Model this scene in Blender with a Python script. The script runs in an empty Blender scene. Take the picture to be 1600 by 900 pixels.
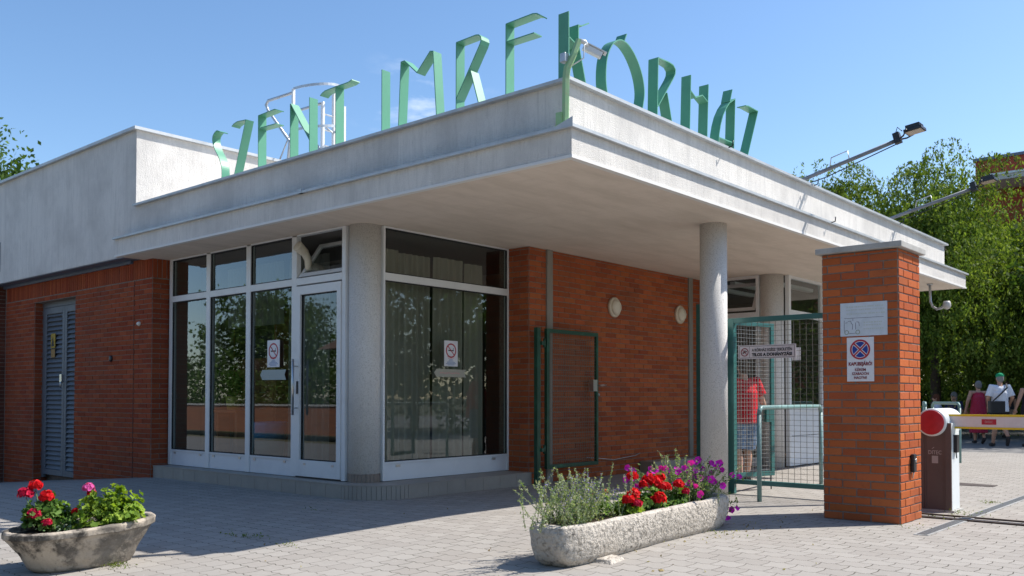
import bpy, bmesh, math, random
import numpy as np
from mathutils import Vector, Matrix
R = math.radians
scene = bpy.context.scene
COL = scene.collection
random.seed(7)
rng = np.random.default_rng(11)

# ------------------------------------------------------------------ camera
cam_d = bpy.data.cameras.new('camera'); cam = bpy.data.objects.new('camera', cam_d); COL.objects.link(cam)
scene.camera = cam
CAM = Vector((-6.229, -4.736, 1.15))
cam.location = CAM
cam.rotation_euler = (R(90) + 0.0247, -0.001, math.atan2(0.6566, 0.7542) - R(90))
cam_d.sensor_width = 36; cam_d.lens = 31.683; cam_d.shift_y = 0.0856
cam_d.clip_start = 0.05; cam_d.clip_end = 2000
cam_d.dof.use_dof = True; cam_d.dof.focus_distance = 9.3; cam_d.dof.aperture_fstop = 3.2

# ------------------------------------------------------------------ sky and sun
SUN = Vector((0.68, -0.50, 1.0)).normalized()
world = bpy.data.worlds.new('World'); scene.world = world; world.use_nodes = True
nt = world.node_tree; nt.nodes.clear()
wo = nt.nodes.new('ShaderNodeOutputWorld'); bg = nt.nodes.new('ShaderNodeBackground'); sky = nt.nodes.new('ShaderNodeTexSky')
sky.sky_type = 'NISHITA'; sky.sun_disc = False
sky.sun_elevation = math.asin(SUN.z); sky.sun_rotation = math.atan2(SUN.x, SUN.y)
sky.altitude = 100; sky.air_density = 1.0; sky.dust_density = 0.6; sky.ozone_density = 2.2
bg.inputs['Strength'].default_value = 0.13
# thin fair weather cloud, a region of the sky itself
tc = nt.nodes.new('ShaderNodeTexCoord'); mp = nt.nodes.new('ShaderNodeMapping'); no = nt.nodes.new('ShaderNodeTexNoise')
mp.inputs['Scale'].default_value = (1, 1, 3.0)
no.inputs['Scale'].default_value = 11; no.inputs['Detail'].default_value = 9; no.inputs['Roughness'].default_value = 0.6
nt.links.new(tc.outputs['Generated'], mp.inputs['Vector']); nt.links.new(mp.outputs['Vector'], no.inputs['Vector'])
cr = nt.nodes.new('ShaderNodeMapRange'); cr.inputs['From Min'].default_value = 0.50; cr.inputs['From Max'].default_value = 0.82
nt.links.new(no.outputs['Fac'], cr.inputs['Value'])
d0 = Vector((0.655, 0.69, 0.30)).normalized()
dist = nt.nodes.new('ShaderNodeVectorMath'); dist.operation = 'DISTANCE'; dist.inputs[1].default_value = d0
nt.links.new(tc.outputs['Generated'], dist.inputs[0])
mk = nt.nodes.new('ShaderNodeMapRange'); mk.inputs['From Min'].default_value = 0.085; mk.inputs['From Max'].default_value = 0.0
nt.links.new(dist.outputs['Value'], mk.inputs['Value'])
mu = nt.nodes.new('ShaderNodeMath'); mu.operation = 'MULTIPLY'
nt.links.new(cr.outputs['Result'], mu.inputs[0]); nt.links.new(mk.outputs['Result'], mu.inputs[1])
mx = nt.nodes.new('ShaderNodeMixRGB'); mx.inputs['Color2'].default_value = (6.2, 6.6, 7.2, 1)
nt.links.new(mu.outputs[0], mx.inputs['Fac']); nt.links.new(sky.outputs['Color'], mx.inputs['Color1'])
tn = nt.nodes.new('ShaderNodeHueSaturation'); tn.inputs['Saturation'].default_value = 1.12; tn.inputs['Value'].default_value = 1.05; nt.links.new(mx.outputs['Color'], tn.inputs['Color']); nt.links.new(tn.outputs['Color'], bg.inputs['Color']); nt.links.new(bg.outputs['Background'], wo.inputs['Surface'])

sd = bpy.data.lights.new('sun', 'SUN'); sd.energy = 5.0; sd.angle = R(0.53); sd.color = (1.0, 0.95, 0.87)
so = bpy.data.objects.new('sun', sd); COL.objects.link(so); so.location = (10, -10, 20)
so.rotation_euler = (-SUN).to_track_quat('-Z', 'Y').to_euler()

vs = scene.view_settings
vs.view_transform = 'Standard'; vs.look = 'None'; vs.exposure = 0.56; vs.gamma = 1.0; vs.use_curve_mapping = False

# ------------------------------------------------------------------ helpers: materials
MATS = {}
def mat(name, col, rough=0.8, spec=0.3, metal=0.0, noise=None, bump=None, streak=None, tint=False, coat=0.0):
    """noise=(scale, colour2, lo, hi); bump=(scale, strength, distance); streak=(colour, amount)"""
    if name in MATS: return MATS[name]
    m = bpy.data.materials.new(name); m.use_nodes = True; t = m.node_tree; N = t.nodes; L = t.links
    b = N['Principled BSDF']; b.inputs['Roughness'].default_value = rough; b.inputs['Specular IOR Level'].default_value = spec
    b.inputs['Metallic'].default_value = metal; b.inputs['Coat Weight'].default_value = coat
    c = N.new('ShaderNodeTexCoord'); src = None
    rgb = N.new('ShaderNodeRGB'); rgb.outputs[0].default_value = (*col, 1); src = rgb.outputs[0]
    if tint:
        a = N.new('ShaderNodeAttribute'); a.attribute_name = 'tint'; src = a.outputs['Color']
    def mixin(src, fac, col2, blend='MIX'):
        x = N.new('ShaderNodeMixRGB'); x.blend_type = blend; L.new(fac, x.inputs['Fac']); L.new(src, x.inputs['Color1'])
        x.inputs['Color2'].default_value = (*col2, 1); return x.outputs['Color']
    if noise:
        for (sc, c2, lo, hi) in (noise if isinstance(noise, list) else [noise]):
            n = N.new('ShaderNodeTexNoise'); n.inputs['Detail'].default_value = 8; n.inputs['Roughness'].default_value = 0.65
            if isinstance(sc, tuple):
                mm = N.new('ShaderNodeMapping'); mm.inputs['Scale'].default_value = sc; L.new(c.outputs['Object'], mm.inputs['Vector'])
                L.new(mm.outputs['Vector'], n.inputs['Vector']); n.inputs['Scale'].default_value = 1
            else:
                L.new(c.outputs['Object'], n.inputs['Vector']); n.inputs['Scale'].default_value = sc
            r = N.new('ShaderNodeMapRange'); r.inputs['From Min'].default_value = lo; r.inputs['From Max'].default_value = hi
            L.new(n.outputs['Fac'], r.inputs['Value']); src = mixin(src, r.outputs['Result'], c2)
    L.new(src, b.inputs['Base Color'])
    if bump:
        prev = None
        for (sc, st, di) in (bump if isinstance(bump, list) else [bump]):
            n = N.new('ShaderNodeTexNoise'); n.inputs['Detail'].default_value = 6
            if isinstance(sc, tuple):
                mm = N.new('ShaderNodeMapping'); mm.inputs['Scale'].default_value = sc; L.new(c.outputs['Object'], mm.inputs['Vector'])
                L.new(mm.outputs['Vector'], n.inputs['Vector']); n.inputs['Scale'].default_value = 1
            else:
                n.inputs['Scale'].default_value = sc; L.new(c.outputs['Object'], n.inputs['Vector'])
            bp = N.new('ShaderNodeBump'); bp.inputs['Strength'].default_value = st; bp.inputs['Distance'].default_value = di
            L.new(n.outputs['Fac'], bp.inputs['Height'])
            if prev: L.new(prev, bp.inputs['Normal'])
            prev = bp.outputs['Normal']
        L.new(prev, b.inputs['Normal'])
    MATS[name] = m
    return m

stucco = mat('stucco', (0.72, 0.69, 0.65), 0.9, 0.15,
    noise=[((14, 14, 1.1), (0.54, 0.52, 0.49), 0.50, 0.82), ((5, 5, 0.35), (0.58, 0.555, 0.525), 0.52, 0.82), (1.1, (0.52, 0.50, 0.475), 0.42, 0.72), ((45, 45, 5), (0.46, 0.44, 0.42), 0.55, 0.78), (120, (0.48, 0.46, 0.44), 0.55, 0.75)],
    bump=[(90, 0.8, 0.010), ((60, 60, 12), 0.45, 0.006)])
soffit_m = mat('soffit_render', (0.74, 0.65, 0.56), 0.92, 0.1, noise=[((1.2, 4.5, 1), (0.62, 0.54, 0.455), 0.42, 0.72), ((9, 2.5, 1), (0.66, 0.575, 0.49), 0.5, 0.8)],
    bump=[((5, 22, 5), 0.45, 0.008), (60, 0.3, 0.004)])
columnm = mat('column_terrazzo', (0.66, 0.64, 0.615), 0.85, 0.2, noise=[(85, (0.42, 0.40, 0.38), 0.50, 0.64), (1.6, (0.56, 0.54, 0.52), 0.48, 0.75), (40, (0.70, 0.68, 0.66), 0.6, 0.72)],
    bump=[(85, 0.55, 0.006)])
concrete = mat('concrete', (0.42, 0.41, 0.39), 0.9, 0.2, noise=[(5, (0.27, 0.265, 0.25), 0.45, 0.75), (70, (0.33, 0.32, 0.31), 0.5, 0.8)], bump=(60, 0.4, 0.005))
coping_m = mat('zinc_coping', (0.50, 0.52, 0.53), 0.5, 0.4, 0.35, noise=[(4, (0.34, 0.36, 0.38), 0.45, 0.8)], bump=(3, 0.2, 0.01))
flash_m = mat('painted_flashing', (0.10, 0.13, 0.19), 0.5, 0.4, noise=(5, (0.15, 0.17, 0.2), 0.5, 0.8))
white_al = mat('white_aluminium', (0.70, 0.71, 0.72), 0.35, 0.5, noise=(3, (0.6, 0.61, 0.62), 0.5, 0.8))
panel_wh = mat('white_panel', (0.68, 0.70, 0.73), 0.3, 0.5, noise=(2.5, (0.6, 0.62, 0.65), 0.45, 0.8))
gasket = mat('black_gasket', (0.02, 0.02, 0.022), 0.6)
tile = mat('beige_tile', (0.34, 0.305, 0.265), 0.55, 0.4, noise=[(2.4, (0.27, 0.245, 0.215), 0.4, 0.7), (40, (0.30, 0.27, 0.235), 0.5, 0.75)], bump=(30, 0.1, 0.002))
tile_dk = mat('tile_joint', (0.16, 0.145, 0.13), 0.9)
tile_ring = mat('brown_tile', (0.24, 0.19, 0.155), 0.5, 0.4, noise=(8, (0.18, 0.145, 0.12), 0.45, 0.7))
brick_m = mat('brick', (0.4, 0.1, 0.05), 0.9, 0.08, tint=True, noise=[(0.9, (0.22, 0.075, 0.045), 0.50, 0.80), (22, (0.24, 0.065, 0.03), 0.56, 0.82), (150, (0.48, 0.16, 0.08), 0.68, 0.82)], bump=[(110, 0.45, 0.004), (25, 0.4, 0.006)])
mortar = mat('mortar', (0.25, 0.21, 0.18), 0.95, 0.1, noise=(30, (0.12, 0.10, 0.085), 0.45, 0.7), bump=(120, 0.5, 0.004))
mortar_l = mat('grey_mortar', (0.235, 0.20, 0.18), 0.95, 0.1, noise=(30, (0.15, 0.125, 0.11), 0.45, 0.7), bump=(120, 0.5, 0.004))
green_l = mat('green_letter_paint', (0.095, 0.32, 0.205), 0.45, 0.45, noise=(1.5, (0.08, 0.27, 0.175), 0.45, 0.75), bump=(14, 0.05, 0.004))
green_p = mat('pale_green_paint', (0.30, 0.50, 0.26), 0.5, 0.4, noise=(12, (0.38, 0.42, 0.24), 0.5, 0.7))
teal = mat('teal_gate_paint', (0.03, 0.13, 0.12), 0.4, 0.5, noise=(5, (0.05, 0.18, 0.17), 0.5, 0.75))
green_g = mat('green_gate_paint', (0.01, 0.065, 0.038), 0.4, 0.5, noise=(5, (0.02, 0.15, 0.09), 0.5, 0.75))
wire_m = mat('galvanised_wire', (0.38, 0.38, 0.36), 0.45, 0.5, 0.5)
wire_d = mat('dull_wire', (0.16, 0.15, 0.13), 0.6, 0.4, 0.3)
galv = mat('galvanised_steel', (0.52, 0.54, 0.56), 0.42, 0.5, 0.6, noise=(9, (0.4, 0.42, 0.44), 0.45, 0.7))
black_m = mat('black_plastic', (0.018, 0.018, 0.022), 0.45, 0.4)
black_mt = mat('black_metal', (0.03, 0.03, 0.035), 0.4, 0.5, 0.4)
chrome = mat('satin_steel', (0.55, 0.55, 0.55), 0.3, 0.5, 0.9)
signw = mat('white_sign', (0.72, 0.71, 0.74), 0.4, 0.4, noise=(9, (0.62, 0.61, 0.64), 0.5, 0.75))
signf = mat('faded_sign', (0.58, 0.62, 0.68), 0.45, 0.4, noise=[(14, (0.50, 0.55, 0.60), 0.45, 0.7)])
red_s = mat('sign_red', (0.42, 0.03, 0.05), 0.5)
blue_s = mat('sign_blue', (0.02, 0.05, 0.28), 0.5)
black_s = mat('sign_black', (0.02, 0.018, 0.02), 0.6)
dred_s = mat('sign_dark_red', (0.22, 0.02, 0.035), 0.6)
grey_s = mat('sign_grey', (0.36, 0.41, 0.40), 0.6)
pink_s = mat('sign_pink', (0.62, 0.30, 0.30), 0.6)
lblue_s = mat('sign_light_blue', (0.25, 0.33, 0.5), 0.6)
louv_m = mat('grey_louvre_metal', (0.15, 0.165, 0.185), 0.55, 0.3, 0.2, noise=(6, (0.12, 0.13, 0.15), 0.5, 0.75))
lampw = mat('opal_lamp', (0.68, 0.62, 0.5), 0.35, 0.5, noise=(6, (0.55, 0.48, 0.38), 0.5, 0.8))
lampr = mat('lamp_rim', (0.62, 0.54, 0.42), 0.5, 0.4)

def glass_mat():
    m = bpy.data.materials.new('window_glass'); m.use_nodes = True; t = m.node_tree; N = t.nodes; L = t.links; N.clear()
    o = N.new('ShaderNodeOutputMaterial'); mixs = N.new('ShaderNodeMixShader'); tr = N.new('ShaderNodeBsdfTransparent'); gl = N.new('ShaderNodeBsdfGlossy')
    tr.inputs['Color'].default_value = (0.74, 0.80, 0.77, 1); gl.inputs['Roughness'].default_value = 0.012; gl.inputs['Color'].default_value = (0.92, 0.96, 1, 1)
    lw = N.new('ShaderNodeLayerWeight'); pw = N.new('ShaderNodeMath'); pw.operation = 'POWER'; pw.inputs[1].default_value = 2.6
    ml = N.new('ShaderNodeMath'); ml.operation = 'MULTIPLY_ADD'; ml.inputs[1].default_value = 0.75; ml.inputs[2].default_value = 0.058
    L.new(lw.outputs['Facing'], pw.inputs[0]); L.new(pw.outputs[0], ml.inputs[0]); L.new(ml.outputs[0], mixs.inputs['Fac'])
    nz = N.new('ShaderNodeTexNoise'); nz.inputs['Scale'].default_value = 1.6; cc = N.new('ShaderNodeTexCoord'); bp = N.new('ShaderNodeBump')
    bp.inputs['Strength'].default_value = 0.006; bp.inputs['Distance'].default_value = 0.05
    L.new(cc.outputs['Object'], nz.inputs['Vector']); L.new(nz.outputs['Fac'], bp.inputs['Height']); L.new(bp.outputs['Normal'], gl.inputs['Normal'])
    L.new(tr.outputs[0], mixs.inputs[1]); L.new(gl.outputs[0], mixs.inputs[2]); L.new(mixs.outputs[0], o.inputs['Surface'])
    return m
glass = glass_mat()

def leaf_mat(name, base, var=0.5, trans=0.38, rough=0.65):
    m = bpy.data.materials.new(name); m.use_nodes = True; t = m.node_tree; N = t.nodes; L = t.links; N.clear()
    o = N.new('ShaderNodeOutputMaterial'); a = N.new('ShaderNodeAttribute'); a.attribute_name = 'tint'
    p = N.new('ShaderNodeBsdfPrincipled'); p.inputs['Roughness'].default_value = rough; p.inputs['Specular IOR Level'].default_value = 0.12
    tl = N.new('ShaderNodeBsdfTranslucent'); mixs = N.new('ShaderNodeMixShader'); mixs.inputs[0].default_value = trans
    br = N.new('ShaderNodeMixRGB'); br.blend_type = 'MULTIPLY'; br.inputs['Fac'].default_value = 1; br.inputs['Color2'].default_value = (1.25, 1.25, 0.5, 1)
    L.new(a.outputs['Color'], p.inputs['Base Color']); L.new(a.outputs['Color'], br.inputs['Color1']); L.new(br.outputs['Color'], tl.inputs['Color'])
    L.new(p.outputs[0], mixs.inputs[1]); L.new(tl.outputs[0], mixs.inputs[2]); L.new(mixs.outputs[0], o.inputs['Surface'])
    return m
leafm = leaf_mat('leaf', None)
petalm = leaf_mat('petal', None, trans=0.3, rough=0.6)
bark = mat('bark', (0.12, 0.095, 0.075), 0.95, 0.1, noise=(12, (0.06, 0.05, 0.04), 0.45, 0.7), bump=(20, 0.8, 0.02))

# ------------------------------------------------------------------ helpers: meshes
class MB:
    def __init__(s): s.v = []; s.f = []; s.mi = []; s.t = []; s.sm = []
    def add(s, verts, faces, mi=0, tint=None, smooth=False):
        n = len(s.v); s.v += [tuple(p) for p in verts]
        for f in faces: s.f.append(tuple(i + n for i in f)); s.mi.append(mi); s.t.append(tint or (0.5, 0.5, 0.5)); s.sm.append(smooth)
        return s
    def box(s, x0, x1, y0, y1, z0, z1, mi=0, tint=None):
        return s.add([(x0,y0,z0),(x1,y0,z0),(x1,y1,z0),(x0,y1,z0),(x0,y0,z1),(x1,y0,z1),(x1,y1,z1),(x0,y1,z1)],
            [(0,3,2,1),(4,5,6,7),(0,1,5,4),(1,2,6,5),(2,3,7,6),(3,0,4,7)], mi, tint)
    def hexa(s, p, mi=0, tint=None):   # 8 points, same order as box
        return s.add(p, [(0,3,2,1),(4,5,6,7),(0,1,5,4),(1,2,6,5),(2,3,7,6),(3,0,4,7)], mi, tint)
    def obox(s, c, ax, ay, az, hx, hy, hz, mi=0, tint=None):
        c = Vector(c); ax = Vector(ax).normalized()*hx; ay = Vector(ay).normalized()*hy; az = Vector(az).normalized()*hz
        return s.hexa([c-ax-ay-az, c+ax-ay-az, c+ax+ay-az, c-ax+ay-az, c-ax-ay+az, c+ax-ay+az, c+ax+ay+az, c-ax+ay+az], mi, tint)
    def tube(s, pts, r, n=8, mi=0, tint=None, cap=True, smooth=True):
        pts = [Vector(p) for p in pts]; rs = r if isinstance(r, (list, tuple)) else [r]*len(pts); vs_ = []; fs = []
        prev = None
        for i, p in enumerate(pts):
            d = (pts[min(i+1, len(pts)-1)] - pts[max(i-1, 0)]).normalized()
            if prev is None:
                a = Vector((0,0,1)) if abs(d.z) < 0.9 else Vector((1,0,0)); u = d.cross(a).normalized()
            else:
                u = (prev - d*prev.dot(d)).normalized()
            prev = u; w = d.cross(u)
            for k in range(n):
                an = 2*math.pi*k/n; vs_.append(p + (u*math.cos(an) + w*math.sin(an))*rs[i])
        for i in range(len(pts)-1):
            for k in range(n): a = i*n+k; b = i*n+(k+1)%n; fs.append((a, b, b+n, a+n))
        if cap: fs.append(tuple(reversed(range(n)))); fs.append(tuple(range((len(pts)-1)*n, len(pts)*n)))
        return s.add(vs_, fs, mi, tint, smooth)
    def lathe(s, c, axis, prof, n=32, mi=0, tint=None, smooth=True):
        """prof = [(r, h)...] along axis from c"""
        c = Vector(c); ax = Vector(axis).normalized(); a = Vector((0,0,1)) if abs(ax.z) < 0.9 else Vector((1,0,0))
        u = ax.cross(a).normalized(); w = ax.cross(u); vs_ = []; fs = []
        for (r, h) in prof:
            for k in range(n):
                an = 2*math.pi*k/n; vs_.append(c + ax*h + (u*math.cos(an) + w*math.sin(an))*max(r, 1e-4))
        for i in range(len(prof)-1):
            for k in range(n): a_ = i*n+k; b_ = i*n+(k+1)%n; fs.append((a_, b_, b_+n, a_+n))
        fs.append(tuple(reversed(range(n)))); fs.append(tuple(range((len(prof)-1)*n, len(prof)*n)))
        return s.add(vs_, fs, mi, tint, smooth)
    def strip(s, path, thick, depth_vec, plane, mi=0):
        """flat bar following path (list of Vector) in a plane whose normal is depth direction; extruded by depth_vec"""
        pts = [Vector(p) for p in path]; dv = Vector(depth_vec); nrm = dv.normalized(); A = []; B = []
        for i, p in enumerate(pts):
            d1 = (pts[i]-pts[i-1]).normalized() if i > 0 else None
            d2 = (pts[i+1]-pts[i]).normalized() if i < len(pts)-1 else None
            if d1 is None: d = d2; k = 1
            elif d2 is None: d = d1; k = 1
            else:
                d = (d1+d2)
                d = d.normalized() if d.length > 1e-3 else d1
                k = min(2.2, 1/max(0.35, abs(d.dot(d1))))
            sd_ = nrm.cross(d).normalized()*thick*0.5*k
            A.append(p-sd_); B.append(p+sd_)
        n = len(pts); vs_ = A + B + [a+dv for a in A] + [b+dv for b in B]; fs = []
        for i in range(n-1):
            fs += [(i, i+1, n+i+1, n+i), (2*n+i, 3*n+i, 3*n+i+1, 2*n+i+1), (i, 2*n+i, 2*n+i+1, i+1), (n+i, n+i+1, 3*n+i+1, 3*n+i)]
        fs += [(0, n, 3*n, 2*n), (n-1, 3*n-1, 4*n-1, 2*n-1)]
        return s.add(vs_, fs, mi)
    def build(s, name, m, parent=None, loc=None, bevel=0):
        me = bpy.data.meshes.new(name)
        o = bpy.data.objects.new(name, me); COL.objects.link(o)
        L0 = Vector((0,0,0))
        if parent is not None:
            o.parent = parent; p = parent
            while p is not None: L0 += p.location; p = p.parent
        elif loc is not None:
            L0 = Vector(loc); o.location = loc
        me.from_pydata([tuple(Vector(v)-L0) for v in s.v], [], s.f)
        for x in (m if isinstance(m, (list, tuple)) else [m]): me.materials.append(x)
        me.polygons.foreach_set('material_index', s.mi); me.polygons.foreach_set('use_smooth', s.sm)
        at = me.attributes.new('tint', 'FLOAT_COLOR', 'FACE')
        at.data.foreach_set('color', np.array([(*t, 1.0) for t in s.t], dtype=np.float32).ravel())
        me.update()
        bm = bmesh.new(); bm.from_mesh(me); bmesh.ops.recalc_face_normals(bm, faces=bm.faces)
        if bevel: bmesh.ops.bevel(bm, geom=[e for e in bm.edges if e.is_manifold and e.calc_face_angle(0) > 0.6], offset=bevel, segments=2, affect='EDGES', profile=0.6)
        bm.to_mesh(me); bm.free()
        return o

def thing(name, label, cat, loc=(0,0,0), group=None):
    o = bpy.data.objects.new(name, None); COL.objects.link(o); o.location = loc; o.empty_display_size = 0.2
    o['label'] = label; o['category'] = cat
    if group: o['group'] = group
    return o
def tag(o, label, cat, group=None):
    o['label'] = label; o['category'] = cat
    if group: o['group'] = group
    return o
def kind(o, k='structure'): o['kind'] = k; return o
def lab(o, l): o['label'] = l; return o

def np_mesh(name, V, F, m, parent=None, loc=None, tint=None, smooth=False):
    """fast quads/tris from numpy"""
    me = bpy.data.meshes.new(name); o = bpy.data.objects.new(name, me); COL.objects.link(o)
    L0 = Vector((0,0,0))
    if parent is not None:
        o.parent = parent; p = parent
        while p is not None: L0 += p.location; p = p.parent
    elif loc is not None: L0 = Vector(loc); o.location = loc
    V = V - np.array(L0)
    k = F.shape[1]
    me.vertices.add(len(V)); me.vertices.foreach_set('co', V.astype(np.float32).ravel())
    me.loops.add(F.size); me.loops.foreach_set('vertex_index', F.astype(np.int32).ravel())
    me.polygons.add(len(F)); me.polygons.foreach_set('loop_start', np.arange(0, F.size, k, dtype=np.int32))
    me.polygons.foreach_set('loop_total', np.full(len(F), k, dtype=np.int32))
    if smooth: me.polygons.foreach_set('use_smooth', np.ones(len(F), dtype=bool))
    me.update(calc_edges=True); me.validate()
    if tint is not None:
        at = me.attributes.new('tint', 'FLOAT_COLOR', 'FACE'); at.data.foreach_set('color', np.c_[tint, np.ones(len(tint))].astype(np.float32).ravel())
    me.materials.append(m)
    return o

# text in a plane: origin = left baseline (or centre) point, xd = reading direction, z up
FONT_CACHE = {}
def text_obj(name, body, centre, xd, size, m, parent, width=None, thick=0.0015, bold=0.0, up=(0,0,1), weight=0.0):
    cu = bpy.data.curves.new(name, 'FONT'); cu.body = body; cu.size = size; cu.align_x = 'CENTER'; cu.align_y = 'CENTER'
    cu.extrude = thick; cu.offset = weight; cu.resolution_u = 3; cu.space_line = 0.9
    tmp = bpy.data.objects.new('tmp', cu); COL.objects.link(tmp)
    dg = bpy.context.evaluated_depsgraph_get(); me = bpy.data.meshes.new_from_object(tmp.evaluated_get(dg))
    COL.objects.unlink(tmp); bpy.data.objects.remove(tmp)
    xs = [v.co.x for v in me.vertices]; w = max(xs)-min(xs) if xs else 1; sx = (width/w) if width else 1; cx = (max(xs)+min(xs))/2
    ys = [v.co.y for v in me.vertices]; cy = (max(ys)+min(ys))/2
    X = Vector(xd).normalized(); Y = Vector(up).normalized(); Zn = X.cross(Y); L0 = Vector((0,0,0)); p = parent
    while p is not None: L0 += p.location; p = p.parent
    for v in me.vertices:
        v.co = Vector(centre) + X*((v.co.x-cx)*sx) + Y*(v.co.y-cy) + Zn*v.co.z - L0
    me.materials.append(m)
    o = bpy.data.objects.new(name, me); COL.objects.link(o); o.parent = parent
    return o

# ground height: level forecourt that falls gently to the street and to the left
def gz(x, y):
    return -0.035*max(0, min(-x, 12)) - 0.075*max(0, min(y-8.2, 6)) - (0.0 if x > -8.2 else 0.0)

# bricks as real blocks in front of a mortar face
def bricks(mb, org, xd, nrm, L, z0, z1, holes=(), course=0.0757, bl=0.262, jt=0.011, proud=0.007, dep=0.05, soldier=None, phase=0.0, tones=None, zbase=0.0, mi=0):
    xd = Vector(xd); nrm = Vector(nrm); org = Vector(org)
    base = tones or [(0.37,0.098,0.036),(0.40,0.108,0.04),(0.34,0.086,0.034),(0.42,0.118,0.045),(0.30,0.075,0.034),(0.38,0.102,0.042)]
    def put(a, b, c, d):
        for (h0, h1, h2, h3) in holes:
            if b <= h0+0.002 or a >= h1-0.002 or d <= h2+0.002 or c >= h3-0.002: continue
            if c >= h2-0.03 and d <= h3+0.03 or (min(d, h3)-max(c, h2)) > 0.5*(d-c):
                if a < h0 and b > h1:
                    put(a, h0, c, d); put(h1, b, c, d); return
                if a < h0: b = h0
                elif b > h1: a = h1
                else: return
            else: return
        if b-a < 0.025 or d-c < 0.02: return
        t = random.choice(base); k = random.uniform(0.92, 1.08); t = (t[0]*k, t[1]*k*random.uniform(0.94, 1.06), t[2]*k)
        pr = proud + random.uniform(-0.0015, 0.0015)
        j = [random.uniform(-0.0012, 0.0012) for _ in range(4)]
        P = lambda x, y, z: org + xd*x + nrm*y + Vector((0,0,z))
        e = 0.0028
        x0_, x1_, c_, d_ = a+jt/2+j[0], b-jt/2+j[1], c+jt/2+j[2], d-jt/2+j[3]
        v = [P(x0_,-dep,c_),P(x1_,-dep,c_),P(x1_,pr-e,c_),P(x0_,pr-e,c_),P(x0_,-dep,d_),P(x1_,-dep,d_),P(x1_,pr-e,d_),P(x0_,pr-e,d_),
             P(x0_+e,pr,c_+e),P(x1_-e,pr,c_+e),P(x1_-e,pr,d_-e),P(x0_+e,pr,d_-e)]
        f = [(0,1,2,3),(4,7,6,5),(1,5,6,2),(0,3,7,4),(3,2,9,8),(2,6,10,9),(6,7,11,10),(7,3,8,11),(8,9,10,11)]
        mb.add(v, f, mi, t)
    zt_ = z1 - (soldier or 0)
    n0 = int(math.floor((z0-zbase)/course)); k = n0
    while True:
        c = zbase + k*course; d = c+course
        if c >= zt_-0.01: break
        c_, d_ = max(c, z0), min(d, zt_)
        x = -(bl/2 if k % 2 else 0) - phase
        while x < L:
            a, b = max(0, x), min(L, x+bl)
            if b-a > 0.02: put(a, b, c_, d_)
            x += bl
        k += 1
    if soldier:
        x = 0
        while x < L-0.02:
            put(x, min(L, x+0.0757), zt_, z1); x += 0.0757
# ================================================================== GROUND
def gz(x, y):
    return -0.035*max(0, min(-x, 12)) - 0.075*max(0, min(y-8.2, 6)) - 0.013*max(0, min(y, 3.2)) * (1 if x > 0 else max(0, 1+x/1.5))

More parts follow.
